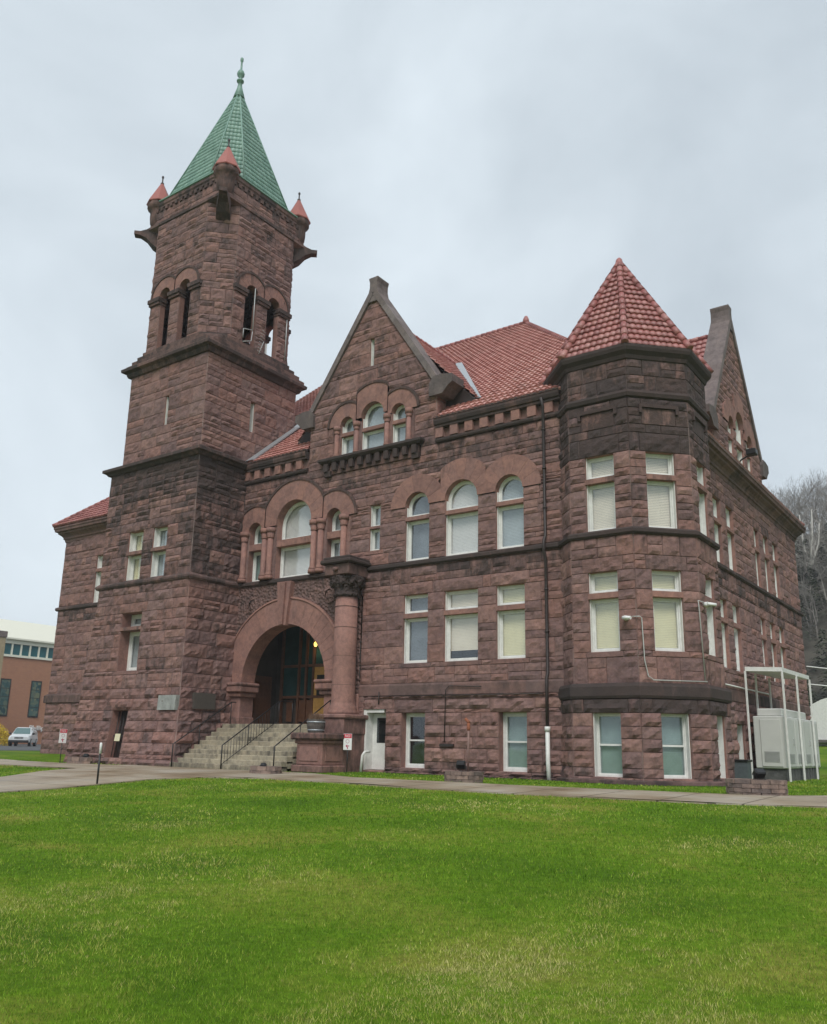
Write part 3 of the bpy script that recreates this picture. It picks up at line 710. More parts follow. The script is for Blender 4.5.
# basement openings
for i, (a, b) in enumerate(((-19.84, -18.74), (-15.54, -14.42))):
    ops.append(('rect', a, b, .24, 2.28)); reveal(STB, FRONT, a, b, .24, 2.28, .35); forced.append((a-.35, b+.35, 2.28, 2.78))
    forced += [(a-.75, a-.0, 1.82, 2.28), (b, b+.6, 1.82, 2.28)]
    window(FRONT, a, b, [(.24, 2.28, False)], dep=.3, back=[None, 'teal'][i], mid=True, fw=.09)
ops.append(('rect', -21.72, -20.6, .1, 2.42)); reveal(STB, FRONT, -21.72, -20.6, .1, 2.42, .5); forced.append((-22.0, -20.3, 2.42, 2.82))
# entry windows under the gable
EW = [(-28.5, .42, 10.62, 1.2), (-26.07, 1.07, 10.72, 2.0), (-23.68, .42, 10.62, 1.22)]
lim = [(-29.42, -27.85), (-27.85, -24.3), (-24.3, -22.3)]
for i, (c, hw, zs, ro) in enumerate(EW):
    ops.append(('arch', c, zs, hw, 8.25, hw+(ro-hw)*.72))
    ring(STB, FRONT, c, zs, hw, ro, n=(7, 11, 7)[i], umin=lim[i][0], umax=lim[i][1], depth=.4, proud=.1, hood=.045)
    reveal(STB, FRONT, c-hw, c+hw, 8.25, zs, .4, top=False); fbox(STB, FRONT, c-hw, c+hw, 9.72, 10.02, -.4, .0, rc(.1))
    window(FRONT, c-hw, c+hw, [(8.25, 9.72, False), (10.02, zs+hw, True)], dep=.32, back=['teal', 'blind_w', 'blind_g_sky'][i], fw=.085)
for a, b in ((-29.4, -28.92), (-28.08, -27.14), (-25.0, -24.1), (-23.26, -22.75)):   # dressed piers between lights
    forced.append((a, b, 8.25, 10.62, True))
for x in (-29.12, -27.78, -27.42, -24.75, -24.35, -23.05):
    COLS = MB(); i0 = 0
    for pr_ in ([(.2, 0), (.2, .15)], [(.16, .15), (.18, .2), (.15, .27), (.13, .32), (.13, 1.9)], [(.15, 1.9), (.17, 1.94), (.15, 1.98), (.2, 2.17)], [(.23, 2.17), (.23, 2.38)]): lathe(COLS, (x, -.13, 8.24), pr_, 12, rc())
    COLS.build('colonnette', M['smooth'], CH)
# big porch arch: the ring hides the cut
AC, AZ, AR, AO = -26.26, 3.65, 2.48, 3.62
ops.append(('rect', -29.45, -21.95, 0, 7.95))    # whole porch bay is dressed or carved work
# gable part is a separate wall
gx0, gx1 = -25.35, -18.42
front_breaks = (.5, 1.0, 1.4, 1.82, 2.28, 2.78, 3.99, 7.34, 11.25, 12.3)
fill(wall_bm, FRONT, 0.0, WT0, -29.4, -12.85, ops, forced, front_breaks, unit=.47, disp=.085, wmin=.6, wmax=1.3, split=0, stainf=sfoot)
ff = [q for q in forced if q[2] > WT1]
fill(wall_bm, FRONT, WT1, 8.02, -29.4, -12.85, ops, ff, front_breaks, disp=.05, stainf=sfoot)
# above the string to the cornice
lowbal = ('rect', -24.35, -19.15, 12.6, 13.38)
fill(wall_bm, FRONT, 8.25, 12.98, -29.4, -12.85, ops+[lowbal], ff, front_breaks, disp=.05, stainf=sfoot)
# ---- front gable
gop = [lowbal]; gf = []
GW = [(-23.15, .36, 14.8, 1.02), (-21.72, .62, 14.93, 1.5), (-20.32, .36, 14.8, 1.02)]
gl = [(-24.3, -22.6), (-22.6, -20.88), (-20.88, -19.2)]
for i, (c, hw, zs, ro) in enumerate(GW):
    gop.append(('arch', c, zs, hw, 13.38, hw+(ro-hw)*.72))
    ring(STB, FRONT, c, zs, hw, ro, n=(5, 9, 5)[i], umin=gl[i][0], umax=gl[i][1], depth=.3, proud=.1, hood=.04)
    reveal(STB, FRONT, c-hw, c+hw, 13.38, zs, .3, top=False); fbox(STB, FRONT, c-hw, c+hw, 14.3, 14.46, -.3, .0, rc())
    window(FRONT, c-hw, c+hw, [(13.38, 14.3, False), (14.46, zs+hw, True)], back='blind_g_sky', fw=.065)  # grey slats here paint the pale sky reflected in the panes
for a, b in ((-23.9, -23.51), (-22.79, -22.34), (-21.1, -20.68), (-19.96, -19.5)): gf.append((a, b, 13.38, 14.8, True))
for x in (-23.68, -22.56, -20.89, -19.74):
    COLS = MB()
    for pr_ in ([(.14, 0), (.14, .09)], [(.11, .09), (.12, .13), (.10, .17), (.10, 1.05)], [(.12, 1.05), (.12, 1.08), (.15, 1.2)], [(.17, 1.2), (.17, 1.42)]): lathe(COLS, (x, -.1, 13.36), pr_, 10, rc())
    COLS.build('colonnette', M['smooth'], CH)
gop.append(('rect', -22.02, -21.78, 17.3, 18.62)); reveal(STB, FRONT, -22.02, -21.78, 17.3, 18.62, .25); gf += [(-22.3, -21.5, 17.12, 17.3, True), (-22.35, -21.45, 18.62, 18.95)]
window(FRONT, -22.02, -21.78, [(17.3, 18.62, False)], dep=.12, back='blind_g_sky', fw=.03)
PK = (-21.88, 20.75); KZ = 15.6
gwl = lambda z: gx0 if z < KZ else gx0+(PK[0]-gx0)*(z-KZ)/(PK[1]-KZ)
gwr = lambda z: gx1 if z < KZ else gx1+(PK[0]-gx1)*(z-KZ)/(PK[1]-KZ)
fill(wall_bm, FRONT, 12.98, 20.7, gwl, gwr, gop, gf, (13.38, 14.1, 14.8, KZ, 16.3), unit=.58, disp=.055, stainf=lambda u, z: .12)
# gable return walls and back
for xx, s in ((gx0, -1), (gx1, 1)):
    fr = Fr((xx, 0, 0), (0, -1, 0)) if s < 0 else Fr((xx, 0, 0), (0, 1, 0))
    fill(wall_bm, fr, 12.98, KZ, -.7 if s < 0 else 0, 0 if s < 0 else .7, disp=.04)
bk = MB(); bk.poly([(gx0, .7, 13), (gwl(KZ), .7, KZ), (PK[0], .7, PK[1]), (gwr(KZ), .7, KZ), (gx1, .7, 13)])
bk.build('gable_back', M['trim'], CH)
# ---- left wing, right wall
xl = -44.0
lw_ops = [('rect', -40.87, -40.05, 8.25, 10.87)]
lw_f = [(-41.1, -39.8, 10.87, 11.3)]
for o in lw_ops:
    _, a, b, z0, z1 = o; reveal(STB, FRONT, a, b, z0, z1, .3); fbox(STB, FRONT, a, b, z0+1.72, z0+1.88, -.3, .02, rc())
    window(FRONT, a, b, [(z0, z0+1.72, False), (z0+1.88, z1, False)], back='blind_w')
fill(wall_bm, FRONT, 0.1, WT0, xl-.12, -36.2, [], [], (.5, 1.0, 1.4, 1.82, 2.28), unit=.47, disp=.08, split=0, wmin=.6, stainf=sfoot)
fill(wall_bm, FRONT, WT1, 8.02, xl, -35.9, [], [], front_breaks, disp=.05, stainf=sfoot)
fill(wall_bm, FRONT, 8.25, 12.15, xl, -35.8, lw_ops, lw_f[:1], front_breaks, disp=.05, stainf=sfoot)
LEFT = Fr((xl, 0, 0), (0, -1, 0))
fill(wall_bm, LEFT, 0.0, 12.15, -20.65, 0, [], [], front_breaks, unit=1.0, disp=.05, wmax=2.5)
BACK = Fr((0, 20.65, 0), (-1, 0, 0)); fill(wall_bm, BACK, 0.0, 12.9, 9.3, 44, [], [], front_breaks, unit=1.2, disp=.05, wmax=3)
RW = [(5.98, 7.02), (7.76, 8.84), (12.1, 12.95), (13.74, 14.67), (15.45, 16.5)]
rops, rf_ = [], []
for a, b in RW:
    for z0, zt, z2, z3 in ((4.17, 5.92, 6.08, 6.85), (8.25, 9.9, 10.05, 10.95)):
        rops.append(('rect', a, b, z0, z3)); reveal(STB, RIGHT, a, b, z0, z3, .38); fbox(STB, RIGHT, a-.03, b+.03, zt, z2, -.38, .03, rc())
        rf_.append((a-.2, b+.2, z3, z3+.42, False, .3)); window(RIGHT, a, b, [(z0, zt, False), (z2, z3, False)], dep=.13, back='blind_w', fw=.085, liner=False)
for a, b in ((7.2, 8.3), (13.0, 14.2), (16.5, 17.7)):
    rops.append(('rect', a, b, .3, 2.1)); reveal(STB, RIGHT, a, b, .3, 2.1, .4); rf_.append((a-.3, b+.3, 2.1, 2.6))
    window(RIGHT, a, b, [(.3, 2.1, False)], dep=.15, back='teal', mid=True)
fill(wall_bm, RIGHT, 0.0, WT0, 4.3, 20.65, rops, [q for q in rf_ if q[2] < 3], (.5, 1, 1.5), unit=.47, disp=.085, split=0, wmin=.6, stainf=sfoot)
fill(wall_bm, RIGHT, WT1, 8.02, 4.0, 20.65, rops, [q for q in rf_ if 3 < q[2] < 8], front_breaks, disp=.05, stainf=sfoot)
fill(wall_bm, RIGHT, 8.25, 12.0, 4.0, 20.65, rops, [q for q in rf_ if q[2] > 8], front_breaks, disp=.05, stainf=sfoot)
# right gable
RPK = (10.1, 20.1); RKZ = 14.3; ra, rb = 6.3, 13.9
RGF = Fr((XR+.12, 0, 0), (0, 1, 0))
rgl = lambda z: ra if z < RKZ else ra+(RPK[0]-ra)*(z-RKZ)/(RPK[1]-RKZ)
rgr = lambda z: rb if z < RKZ else rb+(RPK[0]-rb)*(z-RKZ)/(RPK[1]-RKZ)
rg = []
for c, hw, zs, ro in ((8.9, .42, 14.75, 1.15), (10.35, .62, 15.2, 1.5), (11.85, .42, 14.75, 1.15)):
    rg.append(('arch', c, zs, hw, 12.95, hw+(ro-hw)*.7)); lm = (-99, 9.6) if c < 9 else ((9.6, 11.1) if c < 11 else (11.1, 99))
    ring(STB, RGF, c, zs, hw, ro, n=7, umin=lm[0], umax=lm[1], depth=.35, proud=.1)
    reveal(STB, RGF, c-hw, c+hw, 12.95, zs, .35, top=False); fbox(STB, RGF, c-hw, c+hw, 14.2, 14.4, -.35, .0, rc())
    window(RGF, c-hw, c+hw, [(12.95, 14.2, False), (14.4, zs+hw, True)], dep=.14, back='blind_w', fw=.07)
fill(wall_bm, RGF, 12.85, 20.0, rgl, rgr, rg, [], (13.4, RKZ, 15), unit=.58, disp=.055)
for yy, s in ((ra, -1), (rb, 1)):
    fr = Fr((0, yy, 0), (1, 0, 0)) if s < 0 else Fr((0, yy, 0), (-1, 0, 0))
    fill(wall_bm, fr, 12.7, RKZ, *((XR-.7, XR+.12) if s < 0 else (-XR-.12, -XR+.7)), disp=.04)
bk2 = MB(); bk2.poly([(XR-.6, ra, 12.7), (XR-.6, rgl(RKZ), RKZ), (XR-.6, RPK[0], RPK[1]), (XR-.6, rgr(RKZ), RKZ), (XR-.6, rb, 12.7)][::-1])
bk2.build('gable_back', M['trim'], CH)
wall_bm.build('wall', M['stone'], CH)

# ---- corner turret ---------------------------------------------------
tw = MB()
for k in range(0, 5):
    if k == 0: pass
    for (z0, z1, Rr, un, dp, spl) in ((0, 2.64, 3.0, .47, .085, 0), (3.12, 8.02, 2.9, .6, .055, .5), (8.25, 12.85, 2.86, .6, .06, .5), (13.1, 14.3, 2.86, .6, .05, .4)):
        a, b = tv(Rr, k), tv(Rr, k+1); L_ = math.dist(a, b); fr = Fr((a[0], a[1], 0), (b[0]-a[0], b[1]-a[1], 0))
        o_, f_ = [], []
        if k in (1, 2, 3):
            m = L_/2; hw = .52
            if z0 == 0:
                hw = .48; o_ = [('rect', m-hw, m+hw, .22, 2.2)]; f_ = [(m-hw-.28, m+hw+.28, 2.2, 2.64, False, .8), (0, m-hw, 1.78, 2.2), (m+hw, L_, 1.78, 2.2)]
                reveal(STB, fr, m-hw, m+hw, .22, 2.2, .35); window(fr, m-hw, m+hw, [(.22, 2.2, False)], dep=.27, back='teal', mid=True, fw=.06)
            elif z0 == 3.12:
                o_ = [('rect', m-hw, m+hw, 4.17, 6.83)]; f_ = [(m-hw-.2, m+hw+.2, 6.83, 7.32), (m-hw-.12, m+hw+.12, 3.98, 4.17, True)]
                reveal(STB, fr, m-hw, m+hw, 4.17, 6.83, .3); fbox(STB, fr, m-hw-.02, m+hw+.02, 5.93, 6.12, -.3, .04, rc())
                window(fr, m-hw, m+hw, [(4.17, 5.93, False), (6.12, 6.83, False)], back='blind_y' if k < 3 else 'blind_w')
            elif z0 == 8.25:
                o_ = [('rect', m-hw, m+hw, 8.25, 10.93)]; f_ = [(m-hw-.22, m+hw+.22, 10.93, 11.6, False, .75), (m-.62, m+.62, 11.9, 12.5, True, .5)]
                reveal(STB, fr, m-hw, m+hw, 8.25, 10.93, .3); fbox(STB, fr, m-hw-.02, m+hw+.02, 9.95, 10.13, -.3, .04, rc(.3))
                window(fr, m-hw, m+hw, [(8.25, 9.95, False), (10.13, 10.93, False)], back='blind_c' if k < 3 else 'blind_w')
                # hood over the blind panel
                fbox(tw, fr, m-.72, m+.72, 12.5, 12.62, 0, .12, (.2, 0, .9)); fbox(tw, fr, m-.72, m-.62, 12.3, 12.5, 0, .12, (.2, 0, .8)); fbox(tw, fr, m+.62, m+.72, 12.3, 12.5, 0, .12, (.2, 0, .8))
        fill(tw, fr, z0, z1, 0, L_, o_, f_, (.5, 1.0, 1.4, 1.78, 8.6, 10.93), unit=un, disp=dp, wmin=.45, wmax=1.0, split=spl, stainf=sturret)
tw.build('turret_wall', M['stone'], CH)
tp = lambda Rr, ks=range(0, 6): [tv(Rr, k) for k in ks]
def tsweep(*a, **k):
    g = MB(); sweep(g, *a, **k); g.build('turret_moulding', M['trim'], CH)
tsweep( tp(2.86), [(0, 12.85), (.10, 12.9), (.14, 13.02), (.10, 13.12), (0, 13.15)], stain=.75, seg=1.2)
tsweep( tp(2.86), [(0, 14.25), (.08, 14.3), (.12, 14.42), (.24, 14.55), (.28, 14.66), (.28, 14.76), (0, 14.78)], stain=.75, seg=1.2)
tsweep( tp(2.88), [(-.1, 8.0), (.10, 8.0), (.17, 8.07), (.17, 8.18), (.04, 8.26), (-.1, 8.27)], stain=.8, seg=1.2)
tsweep( tp(2.95), [(-.1, 2.63), (.11, 2.66), (.15, 2.74), (.15, 3.03), (.10, 3.13), (-.15, 3.18)], stain=.72, seg=.8)
tsweep( tp(3.0), [(.22, -.1), (.22, .12), (.06, .16)], stain=.3)

# ---- moulded strings on the body
sweep(TR, [(xl, 14), (xl, 0), (-36.0, 0)], [(0, 8.0), (.08, 8.0), (.14, 8.06), (.14, 8.17), (0, 8.25)], stain=.5)
sweep(TR, [(-29.38, 0), (-12.9, 0)], [(0, 8.0), (.08, 8.0), (.14, 8.06), (.14, 8.17), (0, 8.25)], stain=.75)
sweep(TR, [(XR, 4.0), (XR, 20.65), (-20, 20.65)], [(0, 8.0), (.08, 8.0), (.14, 8.06), (.14, 8.17), (0, 8.25)], stain=.6)
wtp = [(0, WT0-.02), (.07, WT0), (.07, WT1-.08), (.02, WT1), (0, WT1+.01)]
sweep(TR, [(xl, 14), (xl, 0), (-36.2, 0)], [(.12, WT0-.02), (.17, WT0), (.17, WT1-.08), (.02, WT1+.03), (0, WT1+.04)], stain=.3)
sweep(TR, [(-21.98, 0), (-12.9, 0)], wtp, stain=.1, seg=1.6)
sweep(TR, [(XR, 4.3), (XR, 20.65), (-20, 20.65)], wtp, stain=.35)
# front cornice with its row of niches, either side of the gable
def corbel_cornice(x0, x1):
    L_ = x1-x0
    fbox(TR, FRONT, x0, x1, 12.98, 13.62, -.3, 0.0, (.5, 0, .1))
    sweep(TR, [(x0, 0), (x1, 0)], [(0, 12.98), (.13, 13.0), (.16, 13.06), (.16, 13.14), (0, 13.2)], stain=.7)
    sweep(TR, [(x0, 0), (x1, 0)], [(0, 13.58), (.2, 13.6), (.2, 13.68), (.26, 13.72), (.3, 13.84), (.3, 13.93), (-.2, 13.97)], stain=.55)
    n = int(L_/.62); s = L_/n
    for k in range(n):
        a = x0+s*k; fbox(STB, FRONT, a+.02, a+s*.55, 13.18, 13.6, 0.001, .17, (rng.random(), 0, .1))
    # gutter lip and under-tile course
    sweep(TR, [(x0, 0), (x1, 0)], [(.2, 13.94), (.3, 13.96), (.3, 14.04), (.0, 14.06)], stain=1.0)
corbel_cornice(-29.4, gx0-.05); corbel_cornice(gx1+.05, -12.8)
# side cornices (lower, deep cove)
cove = [(0, 11.95), (.05, 11.98), (.08, 12.12), (.14, 12.15), (.14, 12.24), (.22, 12.34), (.36, 12.44), (.38, 12.52), (.5, 12.56), (.52, 12.68), (.56, 12.72), (.56, 12.82), (.1, 12.86)]
sweep(TR, [(XR, 3.6), (XR, 20.65), (-20, 20.65)], cove, stain=.15)
sweep(TR, [(xl, 16), (xl, 0), (-35.7, 0)], cove, stain=.15)
# ledge below the gable windows
sweep(TR, [(-24.35, .02), (-24.35, -.16), (-19.15, -.16), (-19.15, .02)], [(0, 13.08), (.1, 13.1), (.2, 13.2), (.2, 13.3), (0, 13.38)], stain=.9, seg=1)
fbox(TR, FRONT, -24.3, -19.2, 12.6, 13.38, -.1, .1, (.4, 0, .3)); fbox(TR, FRONT, -24.35, -19.15, 13.3, 13.375, 0, .2, (.4, 0, .6))
for k in range(11): fbox(TR, FRONT, -24.25+k*.478, -24.02+k*.478, 12.72, 13.08, .1, .27, (.3, 0, .7))
for x in (-24.2, -19.45): fbox(TR, FRONT, x-.05, x+.3, 12.5, 12.75, .0, .2, (.3, 0, .8))
# gable copings, finials, kneelers
def coping(fr, cx, zt, hx, kz, d0, d1, finh=.85, wide=.3):
    mb = MB(); P = fr.P
    for s in (-1, 1):
        ax, az = cx+s*(hx+.22), kz-.12; bx, bz = cx+s*.05, zt+.15
        dx, dz = bx-ax, bz-az; l = math.hypot(dx, dz); nx, nz_ = -dz/l*(-s)*-1, 0
        ox, oz = (s*dz*-1/l, 0); n1 = Vector((abs(dz)/l*s, dx*s*-1/l if False else abs(dx)/l)); w = .25
        k = 6
        for j in range(k):
            t0, t1 = j/k, (j+1)/k; col = (rng.random(), 0, rng.uniform(0, .3))
            q = []
            for t in (t0, t1):
                x, z = ax+dx*t, az+dz*t; q.append(((x-n1.x*.12, z-n1.y*.12), (x+n1.x*(w-.12), z+n1.y*(w-.12))))
            pts = [(q[0][0], d0), (q[1][0], d0), (q[1][1], d0), (q[0][1], d0)]
            A = [P(p[0], p[1], d1) for p, _ in pts]; B = [P(p[0], p[1], d0) for p, _ in pts]
            if s < 0: mb.poly(A[::-1], col)
            else: mb.poly(A, col)
            mb.poly(B, col)
            for m in range(4): mb.quad(A[m], A[(m+1) % 4], B[(m+1) % 4], B[m], col)
        # kneeler
        kx = cx+s*(hx+.3)
        lo = [(kx-s*.55, kz-.55), (kx+s*.1, kz-.55), (kx+s*.35, kz-.28), (kx+s*.6, kz-.12), (kx+s*.57, kz+.22), (kx+s*.1, kz+.3), (kx-s*.35, kz+.3), (kx-s*.55, kz)]
        A = [P(a, b, d1+.06) for a, b in lo]; B = [P(a, b, d0) for a, b in lo]
        mb.poly(A if s > 0 else A[::-1], (.3, 0, .45)); mb.poly(B, (.3, 0, .45))
        for m in range(8): mb.quad(A[m], A[(m+1) % 8], B[(m+1) % 8], B[m], (.35, 0, .45))
    # finial: flared block on the apex
    prof = [(.42, -.35), (.27, .05), (.20, .35), (.20, .62), (.25, .78), (.25, finh)]
    prev = None; dm = .5*(d0+d1); hd = .5*(d1-d0)*.95
    for wd, hz in prof:
        cur = [P(cx-wd, zt+hz, dm+hd), P(cx+wd, zt+hz, dm+hd), P(cx+wd, zt+hz, dm-hd), P(cx-wd, zt+hz, dm-hd)]
        if prev:
            for m in range(4): mb.quad(prev[m], prev[(m+1) % 4], cur[(m+1) % 4], cur[m], (.6, 0, .25))
        prev = cur
    mb.poly(prev, (.6, 0, .25))
    return mb
coping(FRONT, PK[0], PK[1], 3.45, KZ, -.72, .14).build('gable_coping', M['cap'], CH)
coping(RGF, RPK[0], RPK[1], 3.8, RKZ, -.75, .12).build('gable_coping', M['cap'], CH)

# ---- roofs -----------------------------------------------------------
rf = MB()
s_s = (24.67-13.9)/12.2
def roofplane(mb, P0, eu, up, x0f, x1f, **k): up = Vector(up); tiles(mb, P0, eu, up, up.length, lambda v: x0f(v/up.length), lambda v: x1f(v/up.length), **k)
XRK = -35.4; AX, AY, AZ2 = -20.58, 12.0, 24.25
tc_ = .95/12.25   # below this the front gable wall interrupts the slope
SV = Vector((0, 12.25, AZ2-13.93)); P1 = Vector((0, -.25, 13.93))
roofplane(rf, P1, (1, 0, 0), SV*tc_, lambda t: XRK, lambda t: gx0-.08)
roofplane(rf, P1, (1, 0, 0), SV*tc_, lambda t: gx1+.08, lambda t: -10.2)
roofplane(rf, P1+SV*tc_, (1, 0, 0), SV*(1-tc_), lambda t: XRK, lambda t: -9.89+(AX+9.89)*(tc_+(1-tc_)*t))
roofplane(rf, (-8.85, 0, 12.9), (0, 1, 0), (AX+8.85, 0, AZ2-12.9), lambda t: max(3.4, -.8+(AY+.8)*t), lambda t: 21.15+(AY-21.15)*t)
rf.poly([(XRK, 21.15, 13.5), (-8.9, 21.15, 12.9), (AX, AY, AZ2), (XRK, AY, AZ2)][::-1], (.3, 0, 0))
rf.poly([(XRK, -.2, 13.9), (XRK, 21.15, 13.5), (XRK, AY, AZ2)][::-1], (.3, 0, 0))
roof = rf.build('roof', M['tile_pale'], CH)
g = MB()  # front gable roof
for s in (-1, 1):
    up = Vector((-s*4.9, 0, 19.95-14.95))
    if s > 0: roofplane(g, (PK[0]+4.9, 0, 14.95), (0, 1, 0), up, lambda t: .65, lambda t: 1.1+6.2*t)
    else: roofplane(g, (PK[0]-4.9, 0, 14.95), (0, -1, 0), up, lambda t: -1.1-6.2*t, lambda t: -.65)
g.build('gable_roof', M['tile_pale'], CH)
g = MB()  # right gable roof, ridge runs west
for s in (-1, 1):
    up = Vector((0, -s*4.1, 19.65-13.2))
    if s < 0: roofplane(g, (0, RPK[0]-4.1, 13.2), (1, 0, 0), up, lambda t: -10.2-5.6*t, lambda t: XR-.55)
    else: roofplane(g, (0, RPK[0]+4.1, 13.2), (-1, 0, 0), up, lambda t: -XR+.55, lambda t: 10.2+5.6*t)
g.build('gable_roof', M['tile'], CH)
g = MB()  # turret cone
TAZ = 19.7; tr = 3.07
for k in range(8):
    a, b = tv(tr, k), tv(tr, k+1); m = ((a[0]+b[0])/2, (a[1]+b[1])/2); L_ = math.dist(a, b); eu = Vector((b[0]-a[0], b[1]-a[1], 0)).normalized()
    up = Vector((TC.x-m[0], TC.y-m[1], TAZ-14.72))
    roofplane(g, (m[0], m[1], 14.72), eu, up, lambda t: -L_/2*(1-t), lambda t: L_/2*(1-t), pu=.225, pv=.34, amp=.05, lift=.05)
g.build('turret_roof', M['tile'], CH)
def rbeads(*a):
    g = MB(); beads(g, *a); g.build('ridge_tile', M['tile'], CH)
for k in range(8): rbeads( (*tv(tr+.08, k), 14.78), (TC.x, TC.y, TAZ+.05), .12, .42)
g = MB(); lathe(g, (TC.x, TC.y, TAZ-.25), [(.2, 0), (.17, .2), (.12, .42), (.05, .5)], 10); g.build('roof_finial', M['tile'], CH)
rbeads( (XRK, AY, AZ2+.06), (AX, AY, AZ2+.06), .13); rbeads( tuple(Vector((-9.89, -.2, 13.98)).lerp(Vector((AX, AY, AZ2+.06)), .28)), (AX, AY, AZ2+.06), .12); rbeads( (-8.85, 21.15, 12.95), (AX, AY, AZ2+.05), .12)
rbeads( (PK[0], .6, 20.02), (PK[0], 7.3, 20.02), .11); rbeads( (XR-.5, RPK[0], 19.72), (-15.9, RPK[0], 19.72), .11)
g = MB(); lathe(g, (AX, AY, AZ2), [(.22, 0), (.18, .25), (.09, .45)], 8); g.build('roof_finial', M['tile'], CH)
g = MB()  # left wing hip roof
x0_, x1_, y0_, y1_ = -44.6, -35.5, -.6, 21.15; zz = 12.86; hx = 4.8
up = Vector((0, 7.5, 6.6))
roofplane(g, (0, y0_, zz), (1, 0, 0), up, lambda t: x0_+7.0*t, lambda t: x1_)
roofplane(g, (x0_, 0, zz), (0, -1, 0), Vector((7.0, 0, 6.6)), lambda t: -y1_+7*t, lambda t: -y0_-7.5*t)
beads(g, (x0_, y0_, zz+.05), (x0_+7, y0_+7.5, zz+6.65), .12)
g.build('wing_roof', M['tile'], CH)
fl = MB()   # metal valley flashings
def strip(mb, a, b, w, n=(0, 0, 1)):
    a, b = Vector(a), Vector(b); d = (b-a).normalized(); s = d.cross(Vector(n)).normalized()*w/2; t = Vector(n).normalized()*.03
    mb.quad(a-s+t, a+s+t, b+s+t, b-s+t); mb.quad(a-s+t, b-s+t, b-s-t, a-s-t); mb.quad(a+s+t, a+s-t, b+s-t, b+s+t)
strip(fl, (PK[0]+4.95, .75, 14.9), (PK[0]+.15, 6.8, 20.08), .34, (.3, -.6, .75))
strip(fl, (PK[0]-4.95, .75, 14.9), (PK[0]-.15, 6.8, 20.08), .34, (-.3, -.6, .75))
strip(fl, (-29.2, -.1, 14.2), (-29.2, 3.4, 17.25), .5, (0, -.66, .75)); strip(fl, (-29.6, 3.35, 17.2), (-27.0, 3.3, 17.2), .45, (0, -.66, .75))
fl.build('flashing', M['metal'], CH)
for s_ in (-1, 1):
    dk = MB(); dk.poly([(PK[0]+s_*a, .67, z) for a, z in ((3.3, 14.5), (4.9, 14.5), (4.9, 14.9), (3.3, 16.45))][::s_])
    dk.build('cheek_board', M['pipe'], CH)

# ---- porch -----------------------------------------------------------
px0, px1 = -29.38, -22.0
SP = MB()   # carved spandrel
nA = 24
for k in range(nA):
    a0, a1 = math.pi*k/nA, math.pi*(k+1)/nA
    p = [(max(px0, min(px1, AC+(AO-.06)*math.cos(a))), AZ+(AO-.06)*math.sin(a)) for a in (a0, a1)]
    # horizontal projection to the top edge
    q = [(p[0][0], 8.0), (p[1][0], 8.0)]
    if abs(p[0][0]-p[1][0]) > 1e-3: SP.quad(FRONT.P(p[1][0], p[1][1], .03), FRONT.P(p[0][0], p[0][1], .03), FRONT.P(q[0][0], 8.0, .03), FRONT.P(q[1][0], 8.0, .03), (.5, 0, .25))
fbox(SP, FRONT, AC+AO-.1, -21.96, 2.0, AZ, -.4, .02, (.5, 0, .2)); SP.quad(FRONT.P(AC+AO-.08, AZ, .03), FRONT.P(px1, AZ, .03), FRONT.P(px1, 8, .03), FRONT.P(AC+AO-.08, 8, .03), (.5, 0, .2))
for cx, cz in ((-28.35, 7.15), (-23.75, 7.25)):       # carved roundels
    for k in range(20):
        a0, a1 = 2*math.pi*k/20, 2*math.pi*(k+1)/20
        for r0, r1, d in ((.22, .38, .12), (0, .2, .1)):
            pp = lambda rr, a, dd: FRONT.P(cx+rr*math.cos(a), cz+rr*math.sin(a), dd)
            SP.quad(pp(r0, a0, d), pp(r1, a0, d*.7), pp(r1, a1, d*.7), pp(r0, a1, d)); SP.quad(pp(r1, a0, d*.7), pp(r1, a0, .02), pp(r1, a1, .02), pp(r1, a1, d*.7))
SP.build('carved_spandrel', M['carved'], CH)
PA = MB()
ring(PA, FRONT, AC, AZ, AR, AO, n=21, proud=.12, depth=.72, umin=px0, umax=px1, stain=.0)
# extrados moulding
for k in range(30):
    a0, a1 = math.pi*k/30, math.pi*(k+1)/30
    pp = lambda rr, a, dd: FRONT.P(max(px0, min(px1, AC+rr*math.cos(a))), AZ+rr*math.sin(a), dd)
    PA.quad(pp(AO-.02, a0, .17), pp(AO+.06, a0, .15), pp(AO+.06, a1, .15), pp(AO-.02, a1, .17)); PA.quad(pp(AO+.06, a0, .15), pp(AO+.06, a0, .02), pp(AO+.06, a1, .02), pp(AO+.06, a1, .15)); PA.quad(pp(AO-.02, a1, .17), pp(AO-.02, a1, .1), pp(AO-.02, a0, .1), pp(AO-.02, a0, .17))
# keystone
for (w0, w1, z0, z1, d) in ((.22, .42, AZ+AR-.08, 8.0, .28), (.1, .16, AZ+AR-.05, 7.95, .38)):
    i = len(PA.v); PA.v += [tuple(FRONT.P(AC+a, z, dd)) for dd in (.02, d) for a, z in ((-w0, z0), (w0, z0), (w1, z1), (-w1, z1))]
    for q in ((4, 5, 6, 7), (0, 1, 5, 4), (1, 2, 6, 5), (2, 3, 7, 6), (3, 0, 4, 7)): PA.face([i+k for k in q], rc())
